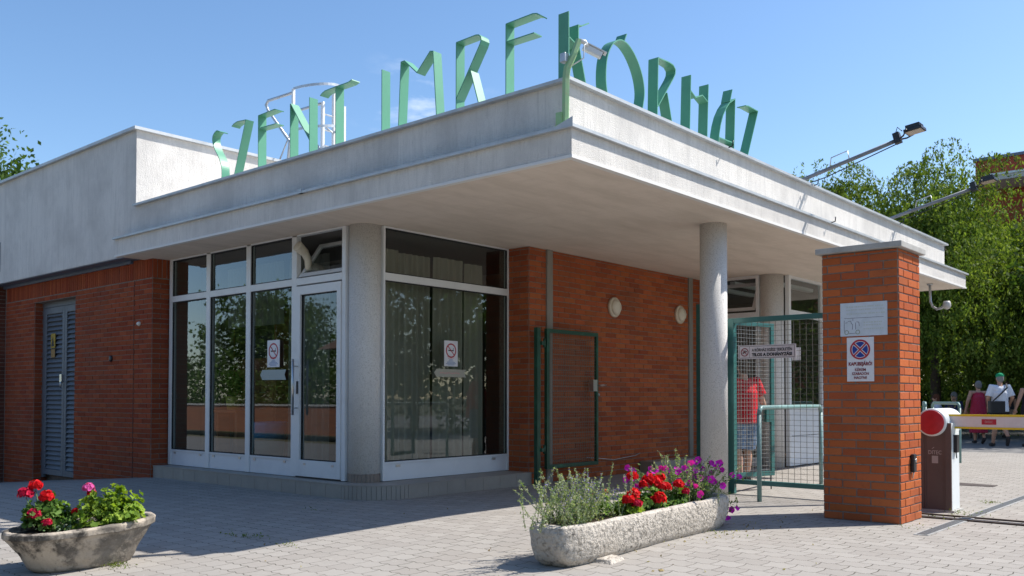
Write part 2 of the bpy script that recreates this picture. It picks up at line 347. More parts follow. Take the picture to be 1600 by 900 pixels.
def paver_mat():
    m = bpy.data.materials.new('concrete_pavers'); m.use_nodes = True; t = m.node_tree; N = t.nodes; L = t.links
    b = N['Principled BSDF']; b.inputs['Roughness'].default_value = 0.88; b.inputs['Specular IOR Level'].default_value = 0.2
    c = N.new('ShaderNodeTexCoord'); s = N.new('ShaderNodeSeparateXYZ'); L.new(c.outputs['Object'], s.inputs[0])
    def M(op, a, b_=None, c_=None):
        n = N.new('ShaderNodeMath'); n.operation = op
        for i, q in enumerate((a, b_, c_)):
            if q is None: continue
            if isinstance(q, (int, float)): n.inputs[i].default_value = q
            else: L.new(q, n.inputs[i])
        return n.outputs[0]
    x = s.outputs['X']; y = s.outputs['Y']
    # interlocking stones: the long joints zigzag, the short ones bulge
    zz = M('PINGPONG', y, 0.05); x2 = M('ADD', x, M('MULTIPLY', zz, 0.42))
    zz2 = M('PINGPONG', x, 0.0825); y2 = M('ADD', y, M('MULTIPLY', zz2, 0.16))
    wn = N.new('ShaderNodeTexNoise'); wn.inputs['Scale'].default_value = 2.2; L.new(c.outputs['Object'], wn.inputs['Vector'])
    x3 = M('ADD', x2, M('MULTIPLY', wn.outputs['Fac'], 0.02))
    cb = N.new('ShaderNodeCombineXYZ'); L.new(y2, cb.inputs[0]); L.new(x3, cb.inputs[1])
    br = N.new('ShaderNodeTexBrick'); br.offset = 0.5; br.inputs['Scale'].default_value = 1
    br.inputs['Brick Width'].default_value = 0.2; br.inputs['Row Height'].default_value = 0.165; br.inputs['Mortar Size'].default_value = 0.0045
    br.inputs['Mortar Smooth'].default_value = 0.35; br.inputs['Bias'].default_value = 0.0
    br.inputs['Color1'].default_value = (0.335, 0.312, 0.285, 1); br.inputs['Color2'].default_value = (0.285, 0.262, 0.238, 1); br.inputs['Mortar'].default_value = (0.15, 0.135, 0.12, 1)
    L.new(cb.outputs[0], br.inputs['Vector']); src = br.outputs['Color']
    def stain(sc, c2, lo, hi, amt, src, det=8):
        n = N.new('ShaderNodeTexNoise'); n.inputs['Scale'].default_value = sc; n.inputs['Detail'].default_value = det; n.inputs['Roughness'].default_value = 0.65
        L.new(c.outputs['Object'], n.inputs['Vector']); r = N.new('ShaderNodeMapRange'); r.inputs['From Min'].default_value = lo; r.inputs['From Max'].default_value = hi; r.inputs['To Max'].default_value = amt
        L.new(n.outputs['Fac'], r.inputs['Value']); x_ = N.new('ShaderNodeMixRGB'); L.new(r.outputs['Result'], x_.inputs['Fac']); L.new(src, x_.inputs['Color1']); x_.inputs['Color2'].default_value = (*c2, 1); return x_.outputs['Color']
    src = stain(0.55, (0.30, 0.285, 0.265), 0.5, 0.75, 0.6, src); src = stain(5, (0.27, 0.255, 0.235), 0.55, 0.8, 0.6, src)
    src = stain(90, (0.22, 0.21, 0.2), 0.6, 0.8, 0.6, src, 3); src = stain(26, (0.52, 0.5, 0.47), 0.62, 0.8, 0.5, src, 3)
    # dark dirt and moss in some joints
    jn = N.new('ShaderNodeTexNoise'); jn.inputs['Scale'].default_value = 1.3; jn.inputs['Detail'].default_value = 5; L.new(c.outputs['Object'], jn.inputs['Vector'])
    jr = N.new('ShaderNodeMapRange'); jr.inputs['From Min'].default_value = 0.46; jr.inputs['From Max'].default_value = 0.60; L.new(jn.outputs['Fac'], jr.inputs['Value'])
    jm = M('MULTIPLY', jr.outputs['Result'], br.outputs['Fac']); xm = N.new('ShaderNodeMixRGB'); L.new(jm, xm.inputs['Fac']); L.new(src, xm.inputs['Color1']); xm.inputs['Color2'].default_value = (0.075, 0.07, 0.055, 1)
    L.new(xm.outputs['Color'], b.inputs['Base Color'])
    hn = N.new('ShaderNodeTexNoise'); hn.inputs['Scale'].default_value = 130; L.new(c.outputs['Object'], hn.inputs['Vector'])
    h2 = N.new('ShaderNodeTexNoise'); h2.inputs['Scale'].default_value = 3.5; L.new(c.outputs['Object'], h2.inputs['Vector'])
    hh = M('SUBTRACT', M('ADD', M('MULTIPLY', hn.outputs['Fac'], 0.18), M('MULTIPLY', h2.outputs['Fac'], 1.4)), br.outputs['Fac'])
    bp = N.new('ShaderNodeBump'); bp.inputs['Strength'].default_value = 0.6; bp.inputs['Distance'].default_value = 0.006; L.new(hh, bp.inputs['Height']); L.new(bp.outputs['Normal'], b.inputs['Normal'])
    return m
pavers = paver_mat()
asphalt = mat('asphalt', (0.20, 0.195, 0.19), 0.9, 0.2, noise=[(1.2, (0.16, 0.155, 0.15), 0.45, 0.7), (60, (0.24, 0.235, 0.23), 0.55, 0.75)], bump=(90, 0.5, 0.006))
dirt = mat('dry_ground', (0.16, 0.14, 0.10), 0.95, 0.1, noise=[(0.4, (0.06, 0.08, 0.03), 0.4, 0.65), (6, (0.11, 0.10, 0.06), 0.5, 0.7)])
def sheet(name, xs, ys, dz, m):
    mb = MB(); V = [(x, y, gz(x, y)+dz) for y in ys for x in xs]; n = len(xs)
    F = [(j*n+i, j*n+i+1, (j+1)*n+i+1, (j+1)*n+i) for j in range(len(ys)-1) for i in range(n-1)]
    mb.add(V, F, smooth=True); return kind(mb.build(name, m))
fr = lambda a, b, s: [a + (b-a)*i/max(1, round((b-a)/s)) for i in range(round((b-a)/s)+1)]
sheet('ground', [-700, -300, -120, -60, -30] + fr(-16, 36, 2) + [60, 120, 300, 700], [-700, -300, -120, -60, -30] + fr(-16, 30, 2) + [60, 120, 300, 700], -0.02, dirt)
sheet('forecourt', fr(-9, 15, 0.5), fr(-16, 16, 0.4), 0.0, pavers)
sheet('service_road', [15] + fr(16, 60, 2), fr(-30, 26, 2), -0.002, asphalt)
sheet('street', fr(-17, -9.3, 1), [-80, -40, -20] + fr(-16, 16, 1) + [20, 30, 45, 80], -0.012, asphalt)
kb = MB()
for i in range(60):
    y0 = -20 + i*1.0; kb.box(-9.28, -9.13, y0+0.004, y0+0.996, gz(-9.2, y0)-0.15, gz(-9.2, y0)+0.03)
kind(kb.build('street_kerb', concrete, bevel=0.01))
mb = MB(); mb.hexa([(6.70,-1.75,-0.01),(6.95,-1.75,-0.01),(7.05,-1.15,-0.01),(6.62,-1.15,-0.01),(6.70,-1.75,0.006),(6.95,-1.75,0.006),(7.05,-1.15,0.006),(6.62,-1.15,0.006)]); tag(mb.build('shadow_patch', mat('painted_shadow',(0.07,0.055,0.05),0.8), None, (6.8,-1.4,0)), 'dark painted shadow patch on the paving behind the barrier', 'plate')  # painted shadow: thin dark sheet standing in for a cast shadow on the paving
# drain channel and gate track, set in the paving
t = thing('drain_channel', 'dark slotted drain channel crossing the paving in front of the brick pillar', 'drain', (1.76, -2.33, 0))
mb = MB(); mb.box(1.76, 9.5, -2.395, -2.275, -0.02, 0.0045); mb.build('frame', mat('old_steel', (0.36, 0.36, 0.355), 0.7, 0.3, 0.1, noise=(6, (0.26, 0.25, 0.24), 0.45, 0.7)), t)
mb = MB(); x = 1.79
while x < 9.4: mb.box(x, x+0.018, -2.375, -2.295, 0.002, 0.008); x += 0.03
mb.build('grating', mat('steel_grating', (0.20, 0.205, 0.21), 0.5, 0.4, 0.4), t)
t = thing('gate_track', 'pair of narrow steel rails let into the paving beside the barrier post', 'track', (3.1, -1.3, 0))
rust = mat('rusty_steel', (0.09, 0.065, 0.05), 0.8, 0.3, 0.2, noise=(20, (0.05, 0.04, 0.035), 0.4, 0.7))
for xx in (2.96, 3.22):
    mb = MB(); mb.box(xx-0.018, xx+0.018, -9, -1.3, -0.02, 0.014); mb.build('rail', rust, t)

# ================================================================== ENTRANCE BUILDING
ZB, ZL, ZT = 3.261, 3.517, 4.021
B = thing('gatehouse', 'single storey brick and glass gatehouse under a wide flat pale canopy', 'building', (0, 0, 0))
# canopy
mb = MB(); mb.box(0, 12.4, 0, 8.565, ZB+0.004, ZL); mb.build('canopy_slab', stucco, B)
mb = MB(); mb.box(0.05, 12.35, 0.05, 8.5, ZB-0.012, ZB+0.02); mb.build('soffit', soffit_m, B)
mb = MB()
trim = lambda mb, z0, z1, o, x0, x1, y0, y1, i: (mb.box(x0-o, x0+i, y0-o, y1, z0, z1), mb.box(x0+i, x1+o, y0-o, y0+i, z0, z1))
trim(mb, ZB-0.016, ZB+0.012, 0.012, 0, 12.4, 0, 8.565, 0.05); mb.build('drip_edge', mat('drip_edge_white', (0.72, 0.71, 0.69), 0.6), B)
mb = MB(); trim(mb, ZL-0.012, ZL+0.016, 0.045, 0, 12.4, 0, 8.565, 0.3)
# small upturned flap of sheet metal at the corner and a lap joint
mb.add([(-0.045,-0.045,ZL+0.016),(-0.045,0.16,ZL+0.016),(-0.048,-0.048,ZL+0.075)], [(0,1,2)]); mb.build('lower_coping', coping_m, B)
mb = MB(); mb.box(-0.05, 0.0, 3.86, 3.93, ZL-0.012, ZL+0.035); mb.build('coping_clip', coping_m, B)
mb = MB(); mb.box(0.177, 11.68, 0.177, 8.283, ZL-0.05, 4.0); mb.build('parapet', stucco, B)
mb = MB(); trim(mb, 3.997, 4.027, 0.06, 0.177, 11.68, 0.177, 8.283, 0.26); mb.box(11.5, 11.74, 0.437, 8.2, 3.997, 4.027); mb.build('upper_coping', coping_m, B)
# upper block at the left
mb = MB(); mb.box(0.177, 9.0, 8.285, 34, 3.286, 5.15); mb.build('upper_block', stucco, B)
mb = MB(); mb.box(0.117, 9.06, 8.225, 34, 5.15, 5.195); mb.build('block_coping', coping_m, B)
mb = MB(); mb.box(0.19, 1.2, 8.6, 14.0, 3.274, 3.285); mb.box(0.385, 0.43, 8.86, 14.0, 3.225, 3.272); mb.build('flashing', flash_m, B)
# louvre high on the far left wall
lv = MB(); lv.box(0.150, 0.176, 13.58, 13.62, 3.5, 4.06); lv.box(0.150, 0.176, 15.2, 15.24, 3.5, 4.06)
for i in range(8): z = 3.52+i*0.068; lv.hexa([(0.145,13.6,z),(0.176,13.6,z+0.02),(0.176,15.2,z+0.02),(0.145,15.2,z),(0.145,13.6,z+0.012),(0.176,13.6,z+0.05),(0.176,15.2,z+0.05),(0.145,15.2,z+0.012)])
lv.build('wall_louvre', louv_m, B)
# ---- brick walls
def wall(name, boxes, runs, parent=B, mort=mortar, tones=None):
    mb = MB()
    for b in boxes: mb.box(*b, mi=1)
    for r in runs: bricks(mb, tones=tones, **r)
    return mb.build(name, [brick_m, mort], parent)
DARK = None
# left wall with the louvred door opening
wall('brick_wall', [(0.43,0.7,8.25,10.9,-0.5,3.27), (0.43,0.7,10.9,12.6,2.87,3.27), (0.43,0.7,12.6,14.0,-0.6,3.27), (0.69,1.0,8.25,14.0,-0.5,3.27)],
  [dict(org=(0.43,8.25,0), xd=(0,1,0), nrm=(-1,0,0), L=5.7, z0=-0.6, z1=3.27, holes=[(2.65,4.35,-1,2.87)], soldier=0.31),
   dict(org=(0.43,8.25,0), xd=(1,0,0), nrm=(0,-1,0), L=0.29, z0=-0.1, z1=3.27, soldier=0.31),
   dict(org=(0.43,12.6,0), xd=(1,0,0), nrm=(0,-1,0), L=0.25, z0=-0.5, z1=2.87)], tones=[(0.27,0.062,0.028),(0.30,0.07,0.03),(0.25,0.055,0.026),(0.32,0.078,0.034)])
mb = MB(); mb.box(0.419, 0.44, 8.803, 8.810, -0.1, 2.95); mb.build('wall_joint', gasket, B)
# passage wall
wall('passage_wall', [(3.3,8.02,3.25,3.5,-0.2,ZB), (3.3,3.5,3.5,3.8,-0.2,ZB)],
  [dict(org=(3.3,3.25,0), xd=(1,0,0), nrm=(0,-1,0), L=4.72, z0=-0.1, z1=ZB-0.012, zbase=-0.04),
   dict(org=(3.3,3.25,0), xd=(0,1,0), nrm=(-1,0,0), L=0.42, z0=-0.1, z1=ZB-0.012, phase=0.1, zbase=-0.04)])
chan = mat('grey_channel', (0.27, 0.25, 0.22), 0.7, 0.3, noise=((8, 8, 2), (0.2, 0.18, 0.155), 0.45, 0.75))
for xx in (3.66, 7.60):
    mb = MB(); mb.box(xx, xx+0.13, 3.215, 3.26, -0.05, ZB-0.013); mb.build('steel_channel', chan, B, bevel=0.004)
# dark return at the far left
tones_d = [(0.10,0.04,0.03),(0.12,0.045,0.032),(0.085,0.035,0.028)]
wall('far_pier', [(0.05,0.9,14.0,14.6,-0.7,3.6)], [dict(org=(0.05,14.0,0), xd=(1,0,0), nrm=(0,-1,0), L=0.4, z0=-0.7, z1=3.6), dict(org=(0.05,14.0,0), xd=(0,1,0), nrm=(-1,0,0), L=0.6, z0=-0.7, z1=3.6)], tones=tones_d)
# ---- plinth with tiled face, rounded corner
PX, PY, RC = 0.47, 3.2, 0.55
path = [(PX, 8.24), (PX, PY+RC)] + [(PX+RC-RC*math.cos(a), PY+RC-RC*math.sin(a)) for a in [R(d) for d in range(0, 91, 6)]][1:] + [(3.293, PY)]
poly = path + [(3.293, 3.7), (1.4, 3.7), (0.9, 4.4), (0.9, 8.24)]
mb = MB(); n = len(poly); cx = 0
vb = [(x, y, -0.2) for x, y in poly]; vt = [(x, y, 0.118) for x, y in poly]
mb.add(vb+vt, [tuple(range(n-1, -1, -1)), tuple(range(n, 2*n))] + [(i, (i+1) % n, n+(i+1) % n, n+i) for i in range(n)]); pl = mb.build('plinth', tile_dk, B)
mb = MB()
def seg_len(a, b): return math.hypot(b[0]-a[0], b[1]-a[1])
def place_tiles(pa, tl, o=0.006):
    for a, b in zip(pa[:-1], pa[1:]):
        Ls = seg_len(a, b); k = max(1, round(Ls/tl)); dx, dy = (b[0]-a[0])/Ls, (b[1]-a[1])/Ls; nx, ny = dy, -dx
        if nx*(1.5-a[0]) + ny*(6-a[1]) > 0: nx, ny = -nx, -ny
        for i in range(k):
            s0, s1 = i*Ls/k+0.0025, (i+1)*Ls/k-0.0025; p = (a[0]+dx*s0, a[1]+dy*s0); q = (a[0]+dx*s1, a[1]+dy*s1)
            mb.hexa([(p[0],p[1],-0.15),(q[0],q[1],-0.15),(q[0]+nx*o,q[1]+ny*o,-0.15),(p[0]+nx*o,p[1]+ny*o,-0.15),(p[0],p[1],0.118),(q[0],q[1],0.118),(q[0]+nx*o,q[1]+ny*o,0.118),(p[0]+nx*o,p[1]+ny*o,0.118)])
place_tiles(path[:2], 0.3); place_tiles(path[1:-1], 0.085); place_tiles(path[-2:], 0.33)
mb.build('tile_face', tile, pl)
mb = MB(); po = [(x-(0.012 if i < 2 else 0), y) for i, (x, y) in enumerate(path)]
ed = [(PX-0.012, 8.24), (PX-0.012, PY+RC)] + [(PX+RC-(RC+0.012)*math.cos(R(d)), PY+RC-(RC+0.012)*math.sin(R(d))) for d in range(6, 91, 6)] + [(3.293, PY-0.012), (3.293, 3.7), (1.4, 3.7), (0.9, 4.4), (0.9, 8.24)]
n = len(ed); mb.add([(x, y, 0.119) for x, y in ed]+[(x, y, 0.132) for x, y in ed], [tuple(range(n-1, -1, -1)), tuple(range(n, 2*n))] + [(i, (i+1) % n, n+(i+1) % n, n+i) for i in range(n)])
mb.build('tile_top', tile, pl)
# low step against the passage wall
mb = MB(); mb.box(6.05, 8.1, 2.95, 3.24, -0.1, 0.14); mb.build('low_step', tile, B, bevel=0.006)
# ---- columns
def column(x, y, r, z0, ring, parent=B, n=48):
    mb = MB(); mb.lathe((x, y, z0), (0,0,1), [(r, 0), (r, ZB-0.008-z0)], n=n); o = mb.build('column', columnm, parent)
    if ring:
        mb = MB(); k = 26
        for i in range(k):
            a0 = 2*math.pi*i/k+0.012; a1 = 2*math.pi*(i+1)/k-0.012; P_ = lambda a, rr, z: (x+rr*math.cos(a), y+rr*math.sin(a), z)
            mb.hexa([P_(a0,r-0.01,0.125),P_(a1,r-0.01,0.125),P_(a1,r+0.006,0.125),P_(a0,r+0.006,0.125),P_(a0,r-0.01,0.235),P_(a1,r-0.01,0.235),P_(a1,r+0.006,0.235),P_(a0,r+0.006,0.235)])
        mb.build('tile_ring', tile_ring, o)
    return o
column(0.88, 3.83, 0.2, 0.12, True)
c2 = column(3.56, 0.56, 0.162, -0.05, False)
mb = MB(); mb.obox((3.408, 0.455, 0.86), (0.83,-0.55,0), (0.55,0.83,0), (0,0,1), 0.004, 0.022, 0.03); 
column(8.25, 2.0, 0.2, -0.02, False)

# ---- glazing. axis 'y': plane x = const, spans y ; axis 'x': plane y = const, spans x
def fbox(mb, ax, pl_, a0, a1, z0, z1, d0=-0.035, d1=0.035, mi=0):
    if a0 > a1: a0, a1 = a1, a0
    if ax == 'y': mb.box(pl_+d0, pl_+d1, a0, a1, z0, z1, mi)
    else: mb.box(a0, a1, pl_+d0, pl_+d1, z0, z1, mi)
def pane(ax, pl_, a0, a1, z0, z1, parent, off=0.0):
    mb = MB()
    if ax == 'y': mb.add([(pl_+off,a0,z0),(pl_+off,a1,z0),(pl_+off,a1,z1),(pl_+off,a0,z1)], [(0,1,2,3)])
    else: mb.add([(a0,pl_+off,z0),(a1,pl_+off,z0),(a1,pl_+off,z1),(a0,pl_+off,z1)], [(0,1,2,3)])
    return mb.build('pane', glass, parent)
def gask(ax, pl_, a0, a1, z0, z1, parent, w=0.012):
    mb = MB(); d0, d1 = -0.022, 0.0
    fbox(mb, ax, pl_, a0, a1, z0, z0+w, d0, d1); fbox(mb, ax, pl_, a0, a1, z1-w, z1, d0, d1); fbox(mb, ax, pl_, a0, a0+w, z0+w, z1-w, d0, d1); fbox(mb, ax, pl_, a1-w, a1, z0+w, z1-w, d0, d1)
    return mb.build('seal', gasket, parent)
XA, YB = 0.711, 3.645
Wz0, Wg, Rb, Rt, Wt = 0.139, 0.367, 2.595, 2.683, 3.225
# shop front facing the street: three bays and the door bay
W = MB()
edges = [8.172, 7.094, 6.064, 5.01, 3.99]; hw = 0.052
fbox(W, 'y', XA, 8.12, 8.2, Wz0, ZB-0.014); fbox(W, 'y', XA, 3.96, 4.03, Wz0, ZB-0.014)
for e in edges[1:4]: fbox(W, 'y', XA, e-hw, e+hw, Wz0, Wt)
for a, b in zip(edges[1:], edges[:-1]):
    lo = a+hw if a != 3.99 else 4.03; hi = b-hw if b != 8.172 else 8.12
    fbox(W, 'y', XA, lo, hi, Rb, Rt); fbox(W, 'y', XA, lo, hi, Wt, ZB-0.014)
win = W.build('window', white_al, B, bevel=0.004); lab(win, 'white framed shop window of three bays facing the street')
for i, (a, b) in enumerate(zip(edges[1:4], edges[:3])):
    lo = a+hw; hi = b-hw if i else 8.12
    mb = MB(); fbox(mb, 'y', XA, lo, hi, Wz0, Wg-0.02, -0.02, 0.02); fbox(mb, 'y', XA, lo, hi, Wg-0.018, Wg+0.004, -0.033, 0.03); mb.build('kick_panel', panel_wh, win)
    for q in (lo+0.12, hi-0.14):
        mb = MB(); fbox(mb, 'y', XA, q, q+0.05, Wg-0.06, Wg-0.035, -0.032, -0.019); mb.build('drain_cap', chrome, win)
    pane('y', XA, lo, hi, Wg, Rb, win, 0.008); gask('y', XA, lo, hi, Wg+0.004, Rb, win); pane('y', XA, lo, hi, Rt, Wt, win, 0.008); gask('y', XA, lo, hi, Rt, Wt, win)
# door
D = MB(); y0, y1 = 4.035, 4.945
for a, b, c, d in ((y0,y0+0.075,0.155,2.575),(y1-0.085,y1,0.155,2.575),(y0+0.075,y1-0.085,2.465,2.575),(y0+0.075,y1-0.085,0.155,0.36)): fbox(D, 'y', XA, a, b, c, d, -0.05, 0.02)
door = D.build('door', white_al, B, bevel=0.004)
pane('y', XA, y0+0.075, y1-0.085, 0.36, 2.465, door, -0.01); gask('y', XA, y0+0.075, y1-0.085, 0.36, 2.465, door, 0.014)
mb = MB(); mb.tube([(XA-0.12, 4.90, 0.93), (XA-0.12, 4.90, 1.64)], 0.016, 10)
for z in (1.02, 1.55): mb.tube([(XA-0.12, 4.90, z), (XA-0.04, 4.90, z)], 0.009, 8)
mb.build('door_handle', chrome, door)
mb = MB(); mb.box(XA-0.062, XA-0.048, 4.885, 4.915, 1.2, 1.36); mb.build('lock_plate', black_m, door)
mb = MB(); fbox(mb, 'y', XA, 4.03, 4.96, 0.139, 0.152, -0.03, 0.03); mb.build('threshold', black_m, door)
for q in (4.15, 4.72):
    mb = MB(); mb.box(XA-0.056, XA-0.049, q, q+0.045, 0.30, 0.325); mb.build('drain_cap', chrome, door)
# hopper window above the door, leaning inwards
hz0, hz1 = 2.70, 3.20; tilt = 0.33; hy0, hy1 = 4.045, 4.94
def hp(y, s, d): # s up the sash 0..1, d thickness
    return (XA+0.0+tilt*s+d, y, hz0+(hz1-hz0)*s*0.93)
H_ = MB()
def hbar(ya, yb, sa, sb): H_.hexa([hp(ya,sa,-.02),hp(yb,sa,-.02),hp(yb,sa,.03),hp(ya,sa,.03),hp(ya,sb,-.02),hp(yb,sb,-.02),hp(yb,sb,.03),hp(ya,sb,.03)])
hbar(hy0, hy1, 0, 0.11); hbar(hy0, hy1, 0.89, 1); hbar(hy0, hy0+0.055, 0.11, 0.89); hbar(hy1-0.055, hy1, 0.11, 0.89)
hop = H_.build('hopper_window', white_al, B); lab(hop, 'hopper window tilted open above the glass door')
mb = MB(); mb.add([hp(hy0+.055,.11,0), hp(hy1-.055,.11,0), hp(hy1-.055,.89,0), hp(hy0+.055,.89,0)], [(0,1,2,3)]); mb.build('pane', glass, hop)
# large window under the canopy
W = MB()
fbox(W, 'x', YB, 0.98, 1.01, Wz0, ZB-0.014); fbox(W, 'x', YB, 3.262, 3.292, Wz0, ZB-0.014); fbox(W, 'x', YB, 1.01, 3.262, Rb-0.01, Rt-0.005); fbox(W, 'x', YB, 1.01, 3.262, Wt, ZB-0.014)
wB = W.build('window', white_al, B, bevel=0.004); lab(wB, 'large two light window beside the round column, under the canopy')
mb = MB(); fbox(mb, 'x', YB, 1.01, 3.262, Wz0, 0.345, -0.02, 0.02); fbox(mb, 'x', YB, 1.01, 3.262, 0.347, 0.37, -0.033, 0.03); mb.build('kick_panel', panel_wh, wB)
for q in (1.2, 2.95):
    mb = MB(); fbox(mb, 'x', YB, q, q+0.07, 0.30, 0.33, -0.03, -0.019); mb.build('drain_cap', chrome, wB)
pane('x', YB, 1.01, 3.262, 0.37, Rb-0.01, wB, 0.008); gask('x', YB, 1.01, 3.262, 0.37, Rb-0.01, wB); pane('x', YB, 1.01, 3.262, Rt-0.005, Wt, wB, 0.008); gask('x', YB, 1.01, 3.262, Rt-0.005, Wt, wB)
# second glazed bay beyond the passage
X2, Y2 = 8.1, 1.78
W = MB(); fbox(W, 'y', X2, 2.15, 2.2, 0, ZB-0.014); fbox(W, 'y', X2, 3.2, 3.25, 0, ZB-0.014); fbox(W, 'y', X2, 2.2, 3.2, 2.5, 2.62); fbox(W, 'y', X2, 2.2, 3.2, 3.2, ZB-0.014); fbox(W, 'y', X2, 2.2, 3.2, 0, 0.14)
w3 = W.build('window', white_al, B); lab(w3, 'narrow glazed bay behind the wire gate')
mb = MB(); 
def hp2(y, s, d): return (X2+0.05+0.22*s+d, y, 2.66+0.5*s)
for (ya, yb, sa, sb) in ((2.25,3.15,0,.12),(2.25,3.15,.88,1),(2.25,2.31,.12,.88),(3.09,3.15,.12,.88)):
    mb.hexa([hp2(ya,sa,-.02),hp2(yb,sa,-.02),hp2(yb,sa,.03),hp2(ya,sa,.03),hp2(ya,sb,-.02),hp2(yb,sb,-.02),hp2(yb,sb,.03),hp2(ya,sb,.03)])
ho2 = mb.build('hopper_window', white_al, B)
mb = MB(); mb.add([hp2(2.31,.12,0), hp2(3.09,.12,0), hp2(3.09,.88,0), hp2(2.31,.88,0)], [(0,1,2,3)]); mb.build('pane', glass, ho2)
pane('y', X2, 2.2, 3.2, 0.14, 2.5, w3)
W = MB(); xs = [8.42, 9.82, 11.2, 12.2]
for i, x in enumerate(xs): fbox(W, 'x', Y2, x-0.04, x+0.04, 0, ZB-0.014)
for a, b in zip(xs[:-1], xs[1:]):
    fbox(W, 'x', Y2, a+0.04, b-0.04, 2.56, 2.66); fbox(W, 'x', Y2, a+0.04, b-0.04, 3.2, ZB-0.014); fbox(W, 'x', Y2, a+0.04, b-0.04, 0.92, 1.0); fbox(W, 'x', Y2, a+0.04, b-0.04, 0.0, 0.1)
w4 = W.build('window', white_al, B); lab(w4, 'row of windows with white lower panels behind the wire gate')
for a, b in zip(xs[:-1], xs[1:]):
    mb = MB(); fbox(mb, 'x', Y2, a+0.04, b-0.04, 0.1, 0.50, -0.02, 0.02); fbox(mb, 'x', Y2, a+0.04, b-0.04, 0.51, 0.92, -0.02, 0.02); mb.build('kick_panel', panel_wh, w4)
    pane('x', Y2, a+0.04, b-0.04, 1.0, 2.56, w4); pane('x', Y2, a+0.04, b-0.04, 2.66, 3.2, w4)
# ---- rooms behind the glass
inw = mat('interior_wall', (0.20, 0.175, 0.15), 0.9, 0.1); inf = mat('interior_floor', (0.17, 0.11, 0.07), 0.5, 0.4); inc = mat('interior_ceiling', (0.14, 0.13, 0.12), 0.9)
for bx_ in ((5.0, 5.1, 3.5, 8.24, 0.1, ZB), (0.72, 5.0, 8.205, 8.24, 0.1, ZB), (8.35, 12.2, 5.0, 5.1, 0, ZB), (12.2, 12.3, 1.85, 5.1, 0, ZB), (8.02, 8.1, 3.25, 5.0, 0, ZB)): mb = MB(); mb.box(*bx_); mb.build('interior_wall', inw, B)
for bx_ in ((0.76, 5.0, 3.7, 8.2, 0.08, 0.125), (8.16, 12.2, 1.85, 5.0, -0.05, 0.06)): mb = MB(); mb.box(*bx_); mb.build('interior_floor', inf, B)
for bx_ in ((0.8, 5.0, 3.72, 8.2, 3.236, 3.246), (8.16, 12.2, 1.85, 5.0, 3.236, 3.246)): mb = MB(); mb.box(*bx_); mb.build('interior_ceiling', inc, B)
# ceiling strip lights seen in the far room (not lit)
mb = MB()
for i in range(4): mb.box(8.5, 10.5, 2.2+i*0.6, 2.3+i*0.6, 3.17, 3.233)
mb.build('strip_light', white_al, B)
# louvred steel door in the left wall
ld = MB(); yA, yB, xp = 10.9, 12.6, 0.60
def lb(a, b, c, d, d0=-0.03, d1=0.03): ld.box(xp+d0, xp+d1, a, b, c, d)
lb(12.52, 12.60, -0.3, 2.87); lb(10.90, 10.97, -0.3, 2.87); lb(10.97, 12.52, 2.78, 2.87)
for a, b in ((10.975, 11.66), (11.67, 12.515)):
    lb(a, a+0.09, -0.24, 2.775); lb(b-0.09, b, -0.24, 2.775); lb(a+0.09, b-0.09, 2.66, 2.775); lb(a+0.09, b-0.09, -0.24, -0.14)
ldo = ld.build('louvred_door', louv_m, B, bevel=0.004)
for a, b in ((11.065, 11.57), (11.76, 12.425)):
    mb = MB(); z = -0.13
    while z < 2.62:
        mb.hexa([(xp-0.028,a,z),(xp-0.02,a,z-0.002),(xp-0.02,b,z-0.002),(xp-0.028,b,z),(xp+0.02,a,z+0.075),(xp+0.028,a,z+0.073),(xp+0.028,b,z+0.073),(xp+0.02,b,z+0.075)]); z += 0.083
    mb.box(xp+0.029, xp+0.035, a, b, -0.14, 2.66); mb.build('louvre_blades', louv_m, ldo)
mb = MB(); mb.box(xp-0.06, xp-0.03, 11.70, 11.78, 1.42, 1.56); mb.tube([(xp-0.06,11.66,1.43),(xp-0.09,11.66,1.42),(xp-0.09,11.66,1.32)], 0.012, 8); mb.build('padlock', chrome, ldo)
t = thing('warning_sticker', 'faded yellow warning sticker on the louvred steel door', 'sticker', (xp-0.034, 12.1, 1.9))
mb = MB(); mb.box(xp-0.036, xp-0.031, 12.04, 12.22, 2.04, 2.30); mb.build('face', mat('yellow_sticker', (0.38, 0.25, 0.02), 0.6), t)
mb = MB(); mb.box(xp-0.036, xp-0.031, 12.05, 12.21, 1.87, 2.02); mb.build('text_field', mat('ochre_sticker', (0.30, 0.17, 0.05), 0.6), t)
mb = MB(); mb.add([(xp-0.0375,12.08,2.07),(xp-0.0375,12.20,2.07),(xp-0.0375,12.14,2.26)], [(0,1,2)]); mb.build('symbol', black_s, t)
# small round things on the left wall
mb = MB(); mb.lathe((0.425, 8.62, 2.28), (-1,0,0), [(0.035, 0), (0.035, 0.02), (0.02, 0.045)], 16)
tag(mb.build('door_bell', mat('bell_white', (0.7,0.68,0.62), 0.4)), 'small pale round fitting on the brick pier left of the shop window', 'fitting')
mb = MB(); mb.lathe((0.425, 9.55, 1.77), (-1,0,0), [(0.02, 0), (0.05, 0.005), (0.05, 0.02), (0.03, 0.03)], 14)
tag(mb.build('wall_plug', black_m), 'small dark plate on the brick wall between louvred door and pier', 'fitting')

